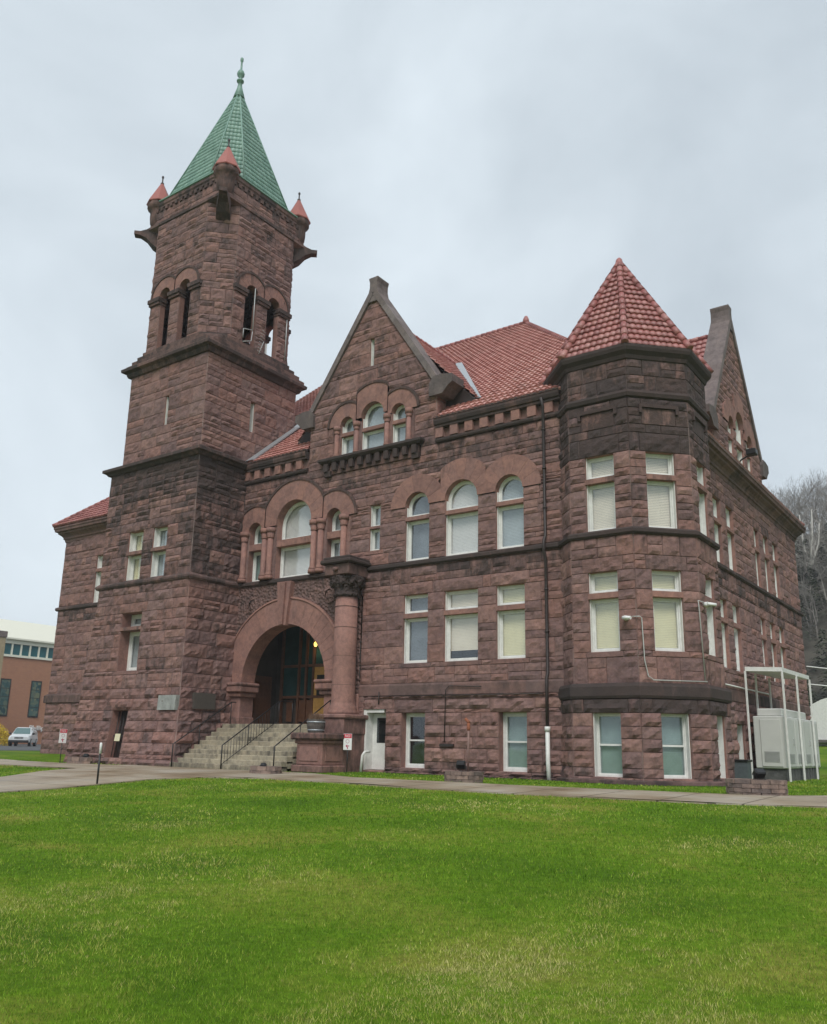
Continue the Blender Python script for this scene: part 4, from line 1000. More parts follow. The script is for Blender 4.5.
# imposts and piers
for a, b in ((px0, AC-AR), (AC+AR, -22.6)):
    for k, (zz0, zz1, ex) in enumerate(((3.02, 3.22, .16), (3.22, 3.5, .30), (3.5, 3.65, .34))):
        bbox(PA, a-(.0 if a < -29 else ex), b+(ex if a < -29 else .0), -.12-ex, .74, zz0, zz1-.003, .05, rc(.25))
    if a > -29: b = -21.96
    bbox(PA, a, b, -.14, .73, 1.2, 3.03, .04, rc()); bbox(PA, a-(.0 if a < -29 else .08), b+(.08 if a < -29 else 0), -.22, .735, 1.8, 2.15, .04, rc(.3))
PA.build('porch_arch', M['smooth'], CH)
# porch inside
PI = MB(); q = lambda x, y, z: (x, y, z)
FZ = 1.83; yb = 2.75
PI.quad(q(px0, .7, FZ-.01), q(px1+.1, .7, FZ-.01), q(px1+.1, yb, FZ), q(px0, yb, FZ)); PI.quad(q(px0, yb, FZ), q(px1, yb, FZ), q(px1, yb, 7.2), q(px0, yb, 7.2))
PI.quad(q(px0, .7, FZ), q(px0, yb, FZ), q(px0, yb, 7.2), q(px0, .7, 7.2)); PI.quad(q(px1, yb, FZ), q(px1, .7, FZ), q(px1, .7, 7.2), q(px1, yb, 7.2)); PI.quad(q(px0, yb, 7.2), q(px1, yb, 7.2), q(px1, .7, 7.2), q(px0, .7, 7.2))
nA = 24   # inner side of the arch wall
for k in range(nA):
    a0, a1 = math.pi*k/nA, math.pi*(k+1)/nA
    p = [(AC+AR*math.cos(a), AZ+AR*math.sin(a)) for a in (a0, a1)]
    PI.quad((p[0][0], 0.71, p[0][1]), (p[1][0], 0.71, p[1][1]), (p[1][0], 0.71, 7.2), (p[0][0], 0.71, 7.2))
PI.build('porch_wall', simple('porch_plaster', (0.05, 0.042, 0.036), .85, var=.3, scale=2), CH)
# wooden screen with doors
def bx(mb, x0, x1, y0, y1, z0, z1): box(mb, x0, x1, y0, y1, z0, z1)
W = MB(); yd = yb-.12
for x in (-28.85, -27.75, -27.3, -26.85, -25.85, -25.0, -24.0): bx(W, x-.06, x+.06, yd-.1, yd+.05, FZ, 6.7)
for z in (FZ+.05, 3.15, 4.58, 6.6): bx(W, -28.9, -24.0, yd-.08, yd+.05, z-.06, z+.06)
for x in (-28.3, -27.52, -27.07, -25.4, -24.5): bx(W, x-.18, x+.18, yd-.03, yd+.04, FZ+.2, 3.0)
scr = W.build('door_screen', M['wood'], CH)
g = MB()
for a, b in ((-28.79, -27.81), (-27.69, -27.36), (-27.24, -26.91), (-25.79, -25.06), (-24.94, -24.06)):
    for z0, z1 in ((3.21, 4.52), (4.64, 6.54)): g.quad((a, yd, z0), (b, yd, z0), (b, yd, z1), (a, yd, z1))
g.quad((-26.79, yd, 4.64), (-25.91, yd, 4.64), (-25.91, yd, 6.54), (-26.79, yd, 6.54))
g.build('glass', simple('dark_teal_glass', (0.02, 0.06, 0.06), 0.08, var=.4, scale=1.5), scr)
DR = MB()
box(DR, -26.79, -25.91, yd-.06, yd, FZ, 4.5, (.5, 0, 0))
for z0, z1 in ((FZ+.15, FZ+.75), (FZ+.85, FZ+1.2)): box(DR, -26.68, -26.02, yd-.085, yd-.06, z0, z1, (.4, 0, 0))
dr = DR.build('door', M['wood_y'], CH)
g = MB(); box(g, -26.6, -26.1, yd-.08, yd-.065, FZ+1.35, FZ+2.3, (.5, 0, 0)); g.build('door_glass', M['inside'], dr)
DK = MB(); box(DK, px0+.02, px0+.06, 1.3, 2.4, FZ, 4.1, (.5, 0, 0)); DK.build('side_door', M['wood'], CH)
# porch column
CO = MB(); cxx, cyy = -22.36, -.56
lathe(CO, (cxx, cyy, 2.2), [(.6, 0), (.6, .12), (.54, .2), (.56, .28), (.5, .36), (.475, .5), (.47, 2.4), (.455, 4.72)], 28, rc())
for z in (3.35, 4.5, 5.65, 6.5): lathe(CO, (cxx, cyy, z), [(.474, 0), (.474, .012)], 28, (.1, 0, .8))
CO.build('column', M['smooth'], CH)
CO = MB(); lathe(CO, (cxx, cyy, 6.9), [(.5, 0), (.56, .04), (.56, .12), (.5, .16), (.52, .3), (.68, .62), (.74, .78), (.7, .84)], 24, (.2, 0, .8))
for k in range(10):
    a = 2*math.pi*k/10; lathe(CO, (cxx+.6*math.cos(a), cyy+.6*math.sin(a), 7.28), [(.05, 0), (.13, .12), (.15, .26), (.08, .38)], 7, (.2, 0, .7))
CO.build('capital', M['carved'], CH)
CO = MB(); bbox(CO, cxx-.62, cxx+.66, -1.3, -.0, 7.74, 8.2, .03, (.4, 0, .3)); bbox(CO, cxx-.78, cxx+.82, -1.46, 0, 8.2, 8.38, .05, (.3, 0, 1)); bbox(CO, cxx-.68, cxx+.72, -1.36, 0, 8.38, 8.5, .03, (.3, 0, .9))
lathe(CO, (cxx, -1.34, 7.9), [(.12, 0), (.12, .14)], 10, (.6, 0, .2))
CO.build('column_entablature', M['trim'], CH)
PD = MB()
bbox(PD, -23.2, -21.62, -1.35, .1, 1.45, 2.02, .02, rc(.3)); bbox(PD, -23.25, -21.52, -1.42, .1, 2.02, 2.2, .05, rc(.2)); bbox(PD, -23.15, -21.66, -1.3, .1, 0, 1.47, .02, rc(.35))
bbox(PD, -22.92, -21.62, -2.52, -1.31, .28, 1.08, .03, rc(.1)); bbox(PD, -23.05, -21.48, -2.66, -1.29, 0, .28, .04, rc(.35)); bbox(PD, -22.98, -21.55, -2.58, -1.3, 1.06, 1.2, .03, rc(.2)); bbox(PD, -23.1, -21.42, -2.74, -1.28, 1.2, 1.46, .06, rc(.5))
bbox(PD, -22.75, -21.8, -2.55, -2.5, .42, .95, .015, (.9, 0, 0)); bbox(PD, -21.66, -21.59, -2.35, -1.5, .42, .95, .015, (.2, 0, .2))
PD.build('pedestal', M['smooth'], CH)
# wall right of the porch up to the column line
WL = MB(); fill(WL, Fr((0, -.02, 0), (1, 0, 0)), 0, WT0, -22.0, -21.74, [], [], (.5, 1, 1.5, 2, 2.5), unit=.5, disp=.03); 
WL.build('porch_jamb', M['stone'], CH)
# steps
ST = MB(); ns = 10; rise = (FZ-.03)/ns; run = .30
for k in range(ns):
    z1 = .03+rise*(k+1); y0 = -3.4+run*k
    for a, b in ((-29.15, -27.0), (-27.0, -25.0), (-25.0, -23.12)):
        bbox(ST, a+.004, b-.004, y0, y0+run+.35 if k < ns-1 else 1.3, z1-rise-.1, z1, .02, rc(.12 if k % 3 else .3))
ST.build('front_steps', M['flagstone'], CH)

STB.build('dressed_trim', M['smooth'], CH); TR.build('moulding', M['trim'], CH)

# ---- tower -----------------------------------------------------------
TW = MB(); TS = MB(); TM = MB()
tx0, tx1, ty0, ty1 = -35.9, -29.4, -2.95, 3.2
def battA(z): return 0.0 if z > 8 else (0.35*(1-z/4)**2 if z < 4 else 0)
FA = Fr((0, ty0, 0), (1, 0, 0), off=battA); RA = Fr((tx1, 0, 0), (0, 1, 0), off=battA); LA = Fr((tx0, 0, 0), (0, -1, 0), off=lambda z: battA(z)+(.5*sm((8.0-z)/4)))
la = lambda z: tx0-battA(z)-(.5*sm((8.0-z)/4))
raF = lambda z: tx1+battA(z)
tops = [('rect', -34.0, -32.9, 8.25, 10.66), ('rect', -32.2, -31.15, 8.25, 10.66), ('rect', -33.9, -32.45, 4.1, 6.75), ('rect', -33.8, -32.7, .28, 2.34)]
for (_, a, b, z0, z1), dep in zip(tops, (.42, .42, 1.0, .5)): reveal(TS, FA, a, b, z0, z1, dep+.1)
for a, b in ((-34.0, -32.9), (-32.2, -31.15)):
    fbox(TS, FA, a-.05, b+.05, 9.52, 9.68, -.5, .05, rc(.3)); window(FA, a, b, [(8.25, 9.52, False), (9.68, 10.66, False)], dep=.26, back='blind_y' if a < -33 else 'blind_g_sky')
fbox(TS, FA, -33.95, -32.4, 5.94, 6.1, -1.0, .05, rc(.3)); window(FA, -33.9, -32.45, [(4.1, 5.94, False), (6.1, 6.75, False)], dep=.5, back='blind_g_sky', fw=.12)
tf = [(-34.3, -32.6, 10.66, 11.1), (-32.5, -30.9, 10.66, 11.1), (-34.2, -32.1, 6.75, 7.2), (-34.1, -32.3, 3.92, 4.1, True), (-34.2, -32.4, 2.34, 2.85)]
tbr = (.48, .95, 1.42, 1.88, 2.34, 2.85, 3.3, 3.92, 4.6, 5.2, 5.8, 6.3, 6.75, 7.2, 7.65)
fill(TW, FA, 0, 3.3, la, raF, tops, tf, tbr, unit=.47, disp=.1, split=0, wmin=.6, wmax=1.4, stainf=lambda u, z: .12)
fill(TW, FA, 3.3, 8.05, la, raF, tops, tf, tbr, unit=.5, disp=.065, split=.1, wmin=.55, wmax=1.3, stainf=lambda u, z: .1)
fill(TW, FA, 8.25, 13.75, tx0, tx1, tops, tf, (8.9, 9.5, 10.1), unit=.55, disp=.06, stainf=lambda u, z: .28+.35*sm((z-11.5)/2))
ryl = lambda z: ty0-battA(z)
fill(TW, RA, 0, 3.3, ryl, 0.2, [], [], tbr, unit=.47, disp=.1, split=0, wmin=.6, wmax=1.4, stainf=lambda u, z: .25)
fill(TW, RA, 3.3, 8.05, ryl, 0.2, [], [], tbr, unit=.5, disp=.065, split=.1, wmin=.55, wmax=1.3, stainf=lambda u, z: .22)
fill(TW, RA, 8.25, 13.75, ty0, ty1, [], [], (8.9, 9.5, 10.1), unit=.55, disp=.06, stainf=lambda u, z: .4+.3*sm((z-11)/2.5))
fill(TW, LA, 0, 13.75, -ty1, lambda z: -ty0+battA(z), [], [], tbr, unit=.6, disp=.06)
ring_t = [(tx0, 3.2), (tx0, ty0), (tx1, ty0), (tx1, 0.0)]
sweep(TM, ring_t, [(0, 7.98), (.1, 8.0), (.16, 8.08), (.16, 8.16), (.02, 8.3), (0, 8.31)], stain=.4)
sweep(TM, [(tx0, ty1), (tx0, ty0), (tx1, ty0), (tx1, ty1)], [(0, 13.72), (.12, 13.74), (.2, 13.84), (.34, 13.9), (.34, 14.04), (.0, 14.16), (-.14, 14.3)], closed=True, stain=.6)
# stage B
bx0, bx1, by0, by1 = -35.3, -29.55, -2.8, 3.15
FB = Fr((0, by0, 0), (1, 0, 0)); RB = Fr((bx1, 0, 0), (0, 1, 0)); LB = Fr((bx0, 0, 0), (0, -1, 0)); BB = Fr((0, by1, 0), (-1, 0, 0))
bo = [('rect', -32.42, -32.14, 15.8, 17.3)]; ro_ = [('rect', .06, .36, 15.85, 17.4)]
reveal(TS, FB, -32.42, -32.14, 15.8, 17.3, .3); reveal(TS, RB, .06, .36, 15.85, 17.4, .3)
window(FB, -32.42, -32.14, [(15.8, 17.3, False)], dep=.2, back='blind_g_sky', fw=.03); window(RB, .06, .36, [(15.85, 17.4, False)], dep=.2, back='blind_g_sky', fw=.03)
fill(TW, FB, 14.25, 18.95, bx0, bx1, bo, [(-32.8, -31.8, 15.35, 15.8, True), (-32.75, -31.8, 17.3, 17.7)], (14.8, 16.5), disp=.05, unit=.62)
fill(TW, RB, 14.25, 18.95, by0, by1, ro_, [(-.3, .75, 17.4, 17.8)], (14.8, 16.5), disp=.05, unit=.62)
fill(TW, LB, 14.25, 18.95, -by1, -by0, disp=.05); fill(TW, BB, 14.25, 18.95, -bx1, -bx0, disp=.05)
sqB = [(bx0, by1), (bx0, by0), (bx1, by0), (bx1, by1)]
sweep(TM, sqB, [(0, 18.9), (.14, 18.93), (.2, 19.05), (.2, 19.14), (.4, 19.2), (.42, 19.34), (.36, 19.4), (.1, 19.52)], closed=True, stain=.45)
# weathering steps up to the belfry
tcx, tcy, H, Cc = -32.45, .25, 3.02, 1.1
def oct_(h, c): return [(tcx-h+c, tcy-h), (tcx+h-c, tcy-h), (tcx+h, tcy-h+c), (tcx+h, tcy+h-c), (tcx+h-c, tcy+h), (tcx-h+c, tcy+h), (tcx-h, tcy+h-c), (tcx-h, tcy-h+c)]
for k in range(4):
    z0 = 19.42+.2*k; c0 = .12+.27*k; h0 = H+.22-.06*k
    sweep(TM, oct_(h0, c0), [(.0, z0-.1), (.02, z0+.12), (-.1, z0+.2), (-.5, z0+.21)], closed=True, stain=.3)
lathe(TM, (tcx, tcy, 19.3), [(3.6, 0), (3.6, .15)], 4, rc(.3), smooth=False, rot=R(45))
# belfry
OV = oct_(H, Cc); ZB0, ZB1 = 19.6, 27.35
for i in range(8):
    a, b = OV[i], OV[(i+1) % 8]; L_ = math.dist(a, b); fr = Fr((a[0], a[1], 0), (b[0]-a[0], b[1]-a[1], 0))
    o_ = []
    if i % 2 == 0:
        m = L_/2
        for s in (-1, 1):
            o_.append(('arch', m+s*.76, 22.98, .40, 20.0, .8))
            ring(TS, fr, m+s*.76, 22.98, .40, 1.0, n=7, proud=.1, depth=.3, umin=(m if s > 0 else m-1.95), umax=(m if s < 0 else m+1.95), hood=.04, stain=.1)
            reveal(TS, fr, m+s*.76-.4, m+s*.76+.4, 20.0, 22.98, .3, top=False)
        for a_, b_ in ((m-1.9, m-1.16), (m-.36, m+.36), (m+1.16, m+1.9)):
            fbox(TM, fr, a_-.04, b_+.04, 22.62, 22.76, -.3, .14, (.4, 0, .4)); fbox(TM, fr, a_-.08, b_+.08, 22.76, 22.97, -.3, .2, (.4, 0, .6))
    fill(TW, fr, ZB0, ZB1, 0, L_, o_, [], (20.0, 20.6, 21.2, 22.62, 22.98, 24.0), disp=.055, unit=.6, wmin=.4, wmax=1.15, stainf=lambda u, z: .15)
TW.build('tower_wall', M['stone'], CH); TS.build('tower_dressed_trim', M['smooth'], CH)
# dark bell chamber: back of the wall and floor
g = MB(); ov = oct_(H-.32, Cc-.15)
for i in range(8):
    if i % 2 == 1:
        a, b = ov[i], ov[(i+1) % 8]; g.quad((*b, 19.7), (*a, 19.7), (*a, 27.2), (*b, 27.2))
g.poly([(*p, 19.95) for p in ov]); g.poly([(*p, 26.6) for p in ov][::-1]); lathe(g, (tcx, tcy, 20.0), [(.3, 0), (.3, 6)], 8); box(g, tcx-1.5, tcx+1.5, tcy-.12, tcy+.12, 23.2, 23.5)
g.build('bell_chamber', M['inside'], CH)
# parapet
ph = 2.88; sqP = [(tcx-ph, tcy+ph), (tcx-ph, tcy-ph), (tcx+ph, tcy-ph), (tcx+ph, tcy+ph)]
sweep(TM, [(x, y) for x, y in sqP], [(-.4, 27.2), (.02, 27.22), (.14, 27.3), (.24, 27.36), (.24, 27.5), (.02, 27.6)], closed=True, stain=.4)
PW = MB()
for i in range(4):
    a, b = sqP[i], sqP[(i+1) % 4]; L_ = math.dist(a, b); fr = Fr((a[0], a[1], 0), (b[0]-a[0], b[1]-a[1], 0))
    fill(PW, fr, 27.5, 28.35, 0, L_, disp=.035, unit=.42, stainf=lambda u, z: .2)
    n = 15
    for k in range(n): fbox(TM, fr, L_*(k+.2)/n, L_*(k+.68)/n, 28.36, 28.58, 0, .1, (.3, 0, .4))
PW.build('parapet_wall', M['stone'], CH)
sweep(TM, sqP, [(0, 28.34), (0.0, 28.56), (.06, 28.58), (.06, 28.66), (.11, 28.74), (.11, 28.92), (-.3, 28.94)], closed=True, stain=.35)
# gargoyle spouts at the corners
for sx, sy in ((-1, -1), (1, -1), (1, 1), (-1, 1)):
    d = Vector((sx, sy, 0)).normalized(); s = Vector((-d.y, d.x, 0)); c = Vector((tcx+sx*(ph-.45), tcy+sy*(ph-.45), 0))
    pr = [(0, 26.3, 27.5, .36), (.45, 26.6, 27.5, .34), (.75, 26.95, 27.46, .27), (1.1, 27.14, 27.36, .2), (1.4, 27.16, 27.36, .2)]
    prev = None
    for dd, zl, zh, w in pr:
        cur = [c+d*dd-s*w+Vector((0, 0, zl)), c+d*dd+s*w+Vector((0, 0, zl)), c+d*dd+s*w+Vector((0, 0, zh)), c+d*dd-s*w+Vector((0, 0, zh))]
        if prev:
            for m_ in range(4): TM.quad(prev[m_], prev[(m_+1) % 4], cur[(m_+1) % 4], cur[m_], (.3, 0, .5))
        prev = cur
    TM.poly(prev, (.3, 0, .5))
TM.build('tower_moulding', M['trim'], CH)
# spire
SPm = MB(); sh, sc = 2.85, 1.25; sz0, sz1 = 28.96, 37.2
so = oct_(sh, sc); ap = Vector((tcx, tcy, sz1))
for i in range(8):
    a, b = Vector((*so[i], sz0)), Vector((*so[(i+1) % 8], sz0)); m = (a+b)/2; up = ap-m; L_ = (b-a).length
    tiles(SPm, m, (b-a), up, up.length*.955, lambda v, L_=L_, q=up.length: -L_/2*(1-v/q), lambda v, L_=L_, q=up.length: L_/2*(1-v/q), pu=.2, pv=.36, amp=.032, K=4, lift=.008)
# flat corner skirts and eave
sk = [(tcx-ph-.1, tcy-ph-.1), (tcx+ph+.1, tcy-ph-.1), (tcx+ph+.1, tcy+ph+.1), (tcx-ph-.1, tcy+ph+.1)]
sweep(SPm, [sk[3], sk[0], sk[1], sk[2]], [(0, 28.93), (.06, 28.95), (.06, 29.01), (-.25, 29.12), (-1.6, 29.3)], closed=True, col=(.6, 0, 0))
spire = SPm.build('spire', M['copper'], CH)
g = MB()
for i in range(8): tube(g, [(*oct_(sh+.03, sc)[i], sz0+.03), tuple(Vector((*so[i], sz0)).lerp(ap, .955))], .045, 6)
lathe(g, (tcx, tcy, sz1-.55), [(.34, -.12), (.26, 0), (.3, .05), (.16, .55), (.09, .95), (.2, 1.0), (.21, 1.08), (.1, 1.14), (.08, 1.28), (.2, 1.42), (.22, 1.56), (.16, 1.72), (.06, 1.82), (.05, 2.35), (.09, 2.42), (.09, 2.6), (.04, 2.66)], 14)
g.build('finial', M['copper'], spire)
# four corner tourelles
for sx, sy in ((-1, -1), (1, -1), (1, 1), (-1, 1)):
    c = (tcx+sx*(ph-.27), tcy+sy*(ph-.27), -.05); g = MB()
    lathe(g, c, [(.2, 27.55), (.3, 27.8), (.42, 27.95), (.46, 28.3), (.46, 28.62), (.56, 28.78), (.64, 28.86), (.64, 29.12), (.6, 29.16)], 14, rc(.35))
    tt = g.build('tourelle', M['trim'], CH)
    g = MB(); lathe(g, c, [(.70, 29.12), (.72, 29.17), (.06, 30.55)], 8, rc(), smooth=False); g.build('cone_roof', M['cone'], tt)
    g = MB(); lathe(g, c, [(.09, 30.45), (.1, 30.55), (.04, 30.6), (.035, 30.85), (.07, 30.92), (.05, 31.0)], 8, rc()); g.build('finial', M['pipe'], tt)

# ---- doors, pipes, plaques
g = MB(); fbox(g, FRONT, -21.72, -21.6, .1, 2.42, -.5, -.0); fbox(g, FRONT, -20.72, -20.6, .1, 2.42, -.5, -.32); fbox(g, FRONT, -21.6, -20.72, 2.3, 2.42, -.5, -.02); fbox(g, FRONT, -21.6, -21.57, .12, 2.3, -.48, -.01)
fbox(g, FRONT, -21.57, -20.72, .12, 2.28, -.48, -.43)
bd = g.build('basement_door', M['white'], CH); g = MB(); fbox(g, FRONT, -21.35, -20.92, 1.15, 2.1, -.43, -.415); g.build('door_glass', M['glass_dark'], bd)
g = MB(); fbox(g, FRONT, -21.36, -20.9, 1.14, 2.11, -.428, -.42); g.build('door_window', M['inside'], bd)
g = MB(); fbox(g, FA, -33.8, -32.7, .28, 2.34, -.55, -.5); td = g.build('cellar_door', M['pipe'], CH)
g = MB()
for k in range(5): tube(g, [FA.P(-33.65+k*.2, .3, -.25), FA.P(-33.65+k*.2, 2.3, -.25)], .018, 6)
fbox(g, FA, -33.78, -32.72, 1.2, 1.25, -.27, -.23); g.build('iron_grille', M['black'], td)
g = MB(); fbox(g, FA, -33.0, -32.86, .3, 2.1, -.46, -.4); g.build('door_jamb', M['white'], td)
g = MB(); fbox(g, FA, -33.62, -33.25, 1.0, 1.32, -.22, -.2); g.build('notice', simple('cream_paper', (.7, .66, .45), .8, var=.05), td)
g = MB(); fbox(g, FA, -30.5, -29.35, 2.33, 2.95, -.05, .2, (.5, 0, 0))
cs = g.build('cornerstone', M['lead'], CH)
g = MB(); fbox(g, RA, -2.33, -1.15, 2.42, 3.1, 0, .2, (.5, 0, 0)); g.build('plaque', M['bronze'], CH)
g = MB(); x = -13.5
tube(g, [(x, -.34, 13.75), (x, -.16, 13.4), (x, -.16, 8.5), (x, -.3, 8.25), (x, -.3, 7.9), (x, -.16, 7.6), (x, -.16, 3.6), (x-.0, -.26, 3.4), (x-.0, -.26, 1.7)], .06, 8)
for z in (5, 6.5, 9.5, 11, 12.5): tube(g, [(x, -.16, z), (x, -.16, z+.06)], .085, 8)
dp = g.build('downpipe', M['pipe'], CH); g = MB(); tube(g, [(x, -.26, 1.75), (x, -.26, .6), (x+.05, -.3, .02)], .075, 10); tube(g, [(x, -.26, 1.62), (x, -.26, 1.78)], .1, 10); g.build('lower_downpipe', M['white'], dp)
g = MB(); tube(g, [(-21.35, -.02, .8), (-21.38, -.3, .78), (-21.42, -.38, .66), (-21.46, -.42, .02)], .055, 10); g.build('vent_pipe', M['white'], CH)
g = MB(); pts = [(-16.2, 3.2), (-17.6, 3.25), (-17.75, 3.1), (-17.78, 1.2)]
tube(g, [FRONT.P(a, b, .13) for a, b in pts], .02, 6); tube(g, [FRONT.P(-21.3, 2.92, .12), FRONT.P(-13.7, 2.9, .12)], .018, 6); tube(g, [FRONT.P(-20.9, 3.1, .12), FRONT.P(-20.9, 2.6, .12)], .025, 6)
fbox(g, FRONT, -18.0, -17.4, 1.05, 1.15, .06, .14)
for xx in (-21.0,): pass
g.build('conduit', M['pipe'], CH)
g = MB(); tube(g, [RIGHT.P(4.7, 4.15, .12), RIGHT.P(4.7, 3.3, .12)], .06, 8); 
tube(g, [RIGHT.P(4.2, 3.5, .12), RIGHT.P(12.5, 3.5, .12)], .03, 6); g.build('wall_pipe', M['white'], CH)

# ------------------------------------------------------------------ things on and beside the building
LAMP = MB(); lathe(LAMP, (-26.6, 2.35, 5.45), [(.015, .35), (.02, .2), (.07, .14), (.085, .07), (.07, 0), (.03, -.04)][::-1], 12)
lo = LAMP.build('porch_lamp', simple('lit_globe', (1, .85, .4), .4, emit=(1, .62, .12), es=1.6), origin=(-26.6, 2.35, 5.45)); tag(lo, 'lit yellow globe lamp hanging inside the porch arch', 'lamp')
pl = bpy.data.lights.new('lamp_light', 'POINT'); pl.energy = 2.5; pl.color = (1, .75, .4); pl.shadow_soft_size = .15; plo = bpy.data.objects.new('lamp_light', pl); scn.collection.objects.link(plo); plo.location = (0, 0, -.25); plo.parent = lo

def railing(x, label, double=False):
    t = thing('handrail', label, 'handrail', (x, -3.45, terr(x, -3.45)), 'iron handrails on the front steps')
    k = (FZ-.03)/(ns*run)
    zr = lambda y: .03+(y+3.4)*k+.95 if y > -3.4 else .98
    g = MB(); y0, y1 = -3.45, -.4
    tube(g, [(x, y0, 0.0), (x, y0, zr(-3.4)-.05), (x, y0+.12, zr(-3.4)+.02), (x, y1, zr(y1)), (x, y1+.8, zr(y1)+.02)], .025, 8); g.build('top_rail', M['black'], t)
    for yy in ((-2.1, y1, y1+.8)): 
        g = MB(); tube(g, [(x, yy, min(FZ, .03+max(0, (yy+3.4))*k)), (x, yy, zr(min(yy, y1))+.0)], .02, 6); g.build('post', M['black'], t)
    if double:
        g = MB(); tube(g, [(x, y0, .2), (x, y1, zr(y1)-.78)], .014, 6); g.build('bottom_rail', M['black'], t)
        y = y0+.15
        while y < y1: 
            g = MB(); tube(g, [(x, y, zr(y)-.8), (x, y, zr(y))], .010, 5); g.build('baluster', M['black'], t); y += .15
    return t
railing(-28.95, 'plain black iron handrail against the tower side of the front steps')
railing(-26.0, 'black iron handrail with balusters up the middle of the front steps', True)
railing(-23.16, 'bent black iron handrail beside the stone pedestal of the steps')

# barrel planter on the pedestal
t = thing('barrel_planter', 'half barrel planter with dry brown plants on the stone pedestal', 'planter', (-22.35, -2.1, 1.46))
g = MB(); c = (-22.35, -2.1, 1.46)
for k in range(20):
    a0, a1 = 2*math.pi*k/20+.02, 2*math.pi*(k+1)/20-.02; col = rc()
    for (r0, z0), (r1, z1) in (((.30, 0), (.35, .25)), ((.35, .25), (.34, .5))):
        g.quad(*[(c[0]+rr*math.cos(a), c[1]+rr*math.sin(a), c[2]+z) for rr, a, z in ((r0, a0, z0), (r0, a1, z0), (r1, a1, z1), (r1, a0, z1))], col)
lathe(g, c, [(.295, 0.0), (.34, .25), (.33, .49)], 20, (.2, 0, 0))
g.build('tub', simple('grey_staves', (.10, .085, .075), .8, var=.4, scale=5), t)
g = MB()
for z, rr in ((.08, .325), (.38, .36)): lathe(g, (c[0], c[1], c[2]+z), [(rr, 0), (rr+.004, .02), (rr, .045)], 20)
g.build('hoop', M['metal'], t)
g = MB()
for k in range(260):
    a, rr = rng.uniform(0, 6.28), rng.uniform(0, .3); x, y = c[0]+rr*math.cos(a), c[1]+rr*math.sin(a); h = rng.uniform(.15, .34)
    a2 = rng.uniform(0, 6.28); g.poly([(x-.015, y, c[2]+.46), (x+.015, y, c[2]+.46), (x+.1*math.cos(a2), y+.1*math.sin(a2), c[2]+.46+h)], (rng.random(), 0, 0))
g.build('dry_plants', simple('dry_stems', (.17, .10, .06), .9, var=.4, scale=20), t)

def bent(mb, a, b, rad): tube(mb, [a, b], rad, 8)
def planter_ring(loc, w, d, n_courses, label, h=.42):
    t = thing('block_planter', label, 'planter', (loc[0], loc[1], terr(loc[0], loc[1])), 'low block planters around the courthouse')
    x, y, z = t.location; g = MB(); ch = h/n_courses
    for c in range(n_courses):
        n = max(10, int((w+d)*1.9)); off = .5*(c % 2)
        for k in range(n):
            a0, a1 = 2*math.pi*(k+off)/n+.015, 2*math.pi*(k+1+off)/n-.015; col = rc(.15); jr = rng.uniform(-.015, .02)
            P = []
            for (rx, ry) in ((w/2+jr, d/2+jr), (w/2-.16, d/2-.16)):
                for a in (a0, a1): P.append((x+rx*math.cos(a), y+ry*math.sin(a)))
            z0, z1 = z-.03+c*ch+.006, z-.03+(c+1)*ch-.003
            A = [(*P[0], z0), (*P[1], z0), (*P[3], z0), (*P[2], z0)]; B = [(p[0], p[1], z1) for p in A]
            g.poly(B, col)
            for m in range(4): g.quad(A[m], A[(m+1) % 4], B[(m+1) % 4], B[m], col)
    g.build('block_ring', M['planter'], t)
    g = MB(); lathe(g, (x, y, z), [(1, 0), (1, 1)], 3); g = MB()
    pts = [(x+(w/2-.15)*math.cos(2*math.pi*k/16), y+(d/2-.15)*math.sin(2*math.pi*k/16), z+h*.8) for k in range(16)]; g.poly(pts); g.build('soil', M['soil'], t)
    return t
def floodlight(loc, yaw_, label, tilt=0.7, s=1.0):
    t = thing('floodlight', label, 'floodlight', loc, 'ground floodlights in the planters', rz=yaw_)
    g = MB(); bbox(g, -.14*s, .14*s, -.10*s, .10*s, .10*s, .32*s, .03); 
    g.v = [(a, b*math.cos(tilt)-(c-.2)*math.sin(tilt), .22*s+b*math.sin(tilt)+(c-.2)*math.cos(tilt)) for a, b, c in g.v]; g.build('housing', M['black'], t, local=True)
    g = MB(); tube(g, [(-.16*s, 0, .2*s), (-.16*s, 0, .02), (.16*s, 0, .02), (.16*s, 0, .2*s)], .015, 6); tube(g, [(0, 0, -.02), (0, 0, .05)], .05, 8); g.build('bracket', M['black'], t, local=True)
    return t
planter_ring((-14.55, -3.9), 1.3, .9, 3, 'stone block planter between grass and path below the drainpipe wall', .36)
planter_ring((-6.0, -3.45), 1.5, 1.0, 4, 'largest brown block planter near the white utility cabinets', .42)
planter_ring((-22.3, -4.7), 1.3, .9, 2, 'low brown block planter on the path at the foot of the steps', .3)
planter_ring((-34.3, -4.1), 1.5, .8, 2, 'grey block planter against the foot of the tower', .32)
floodlight((-14.75, -3.75, terr(0, -3.6)+.28), .4, 'black floodlight in the planter with the rusty pole')
floodlight((-5.95, -3.3, terr(0, -3.1)+.3), .8, 'black floodlight in the largest planter by the cabinets', s=1.0)
floodlight((-22.5, -4.65, terr(0, -4.5)+.16), .3, 'black floodlight lying in the low planter by the steps', tilt=1.2, s=.7)
floodlight((-34.35, -3.8, terr(-34.3, -3.7)+.18), .3, 'black floodlight in the planter at the tower foot', tilt=1.2, s=.8)
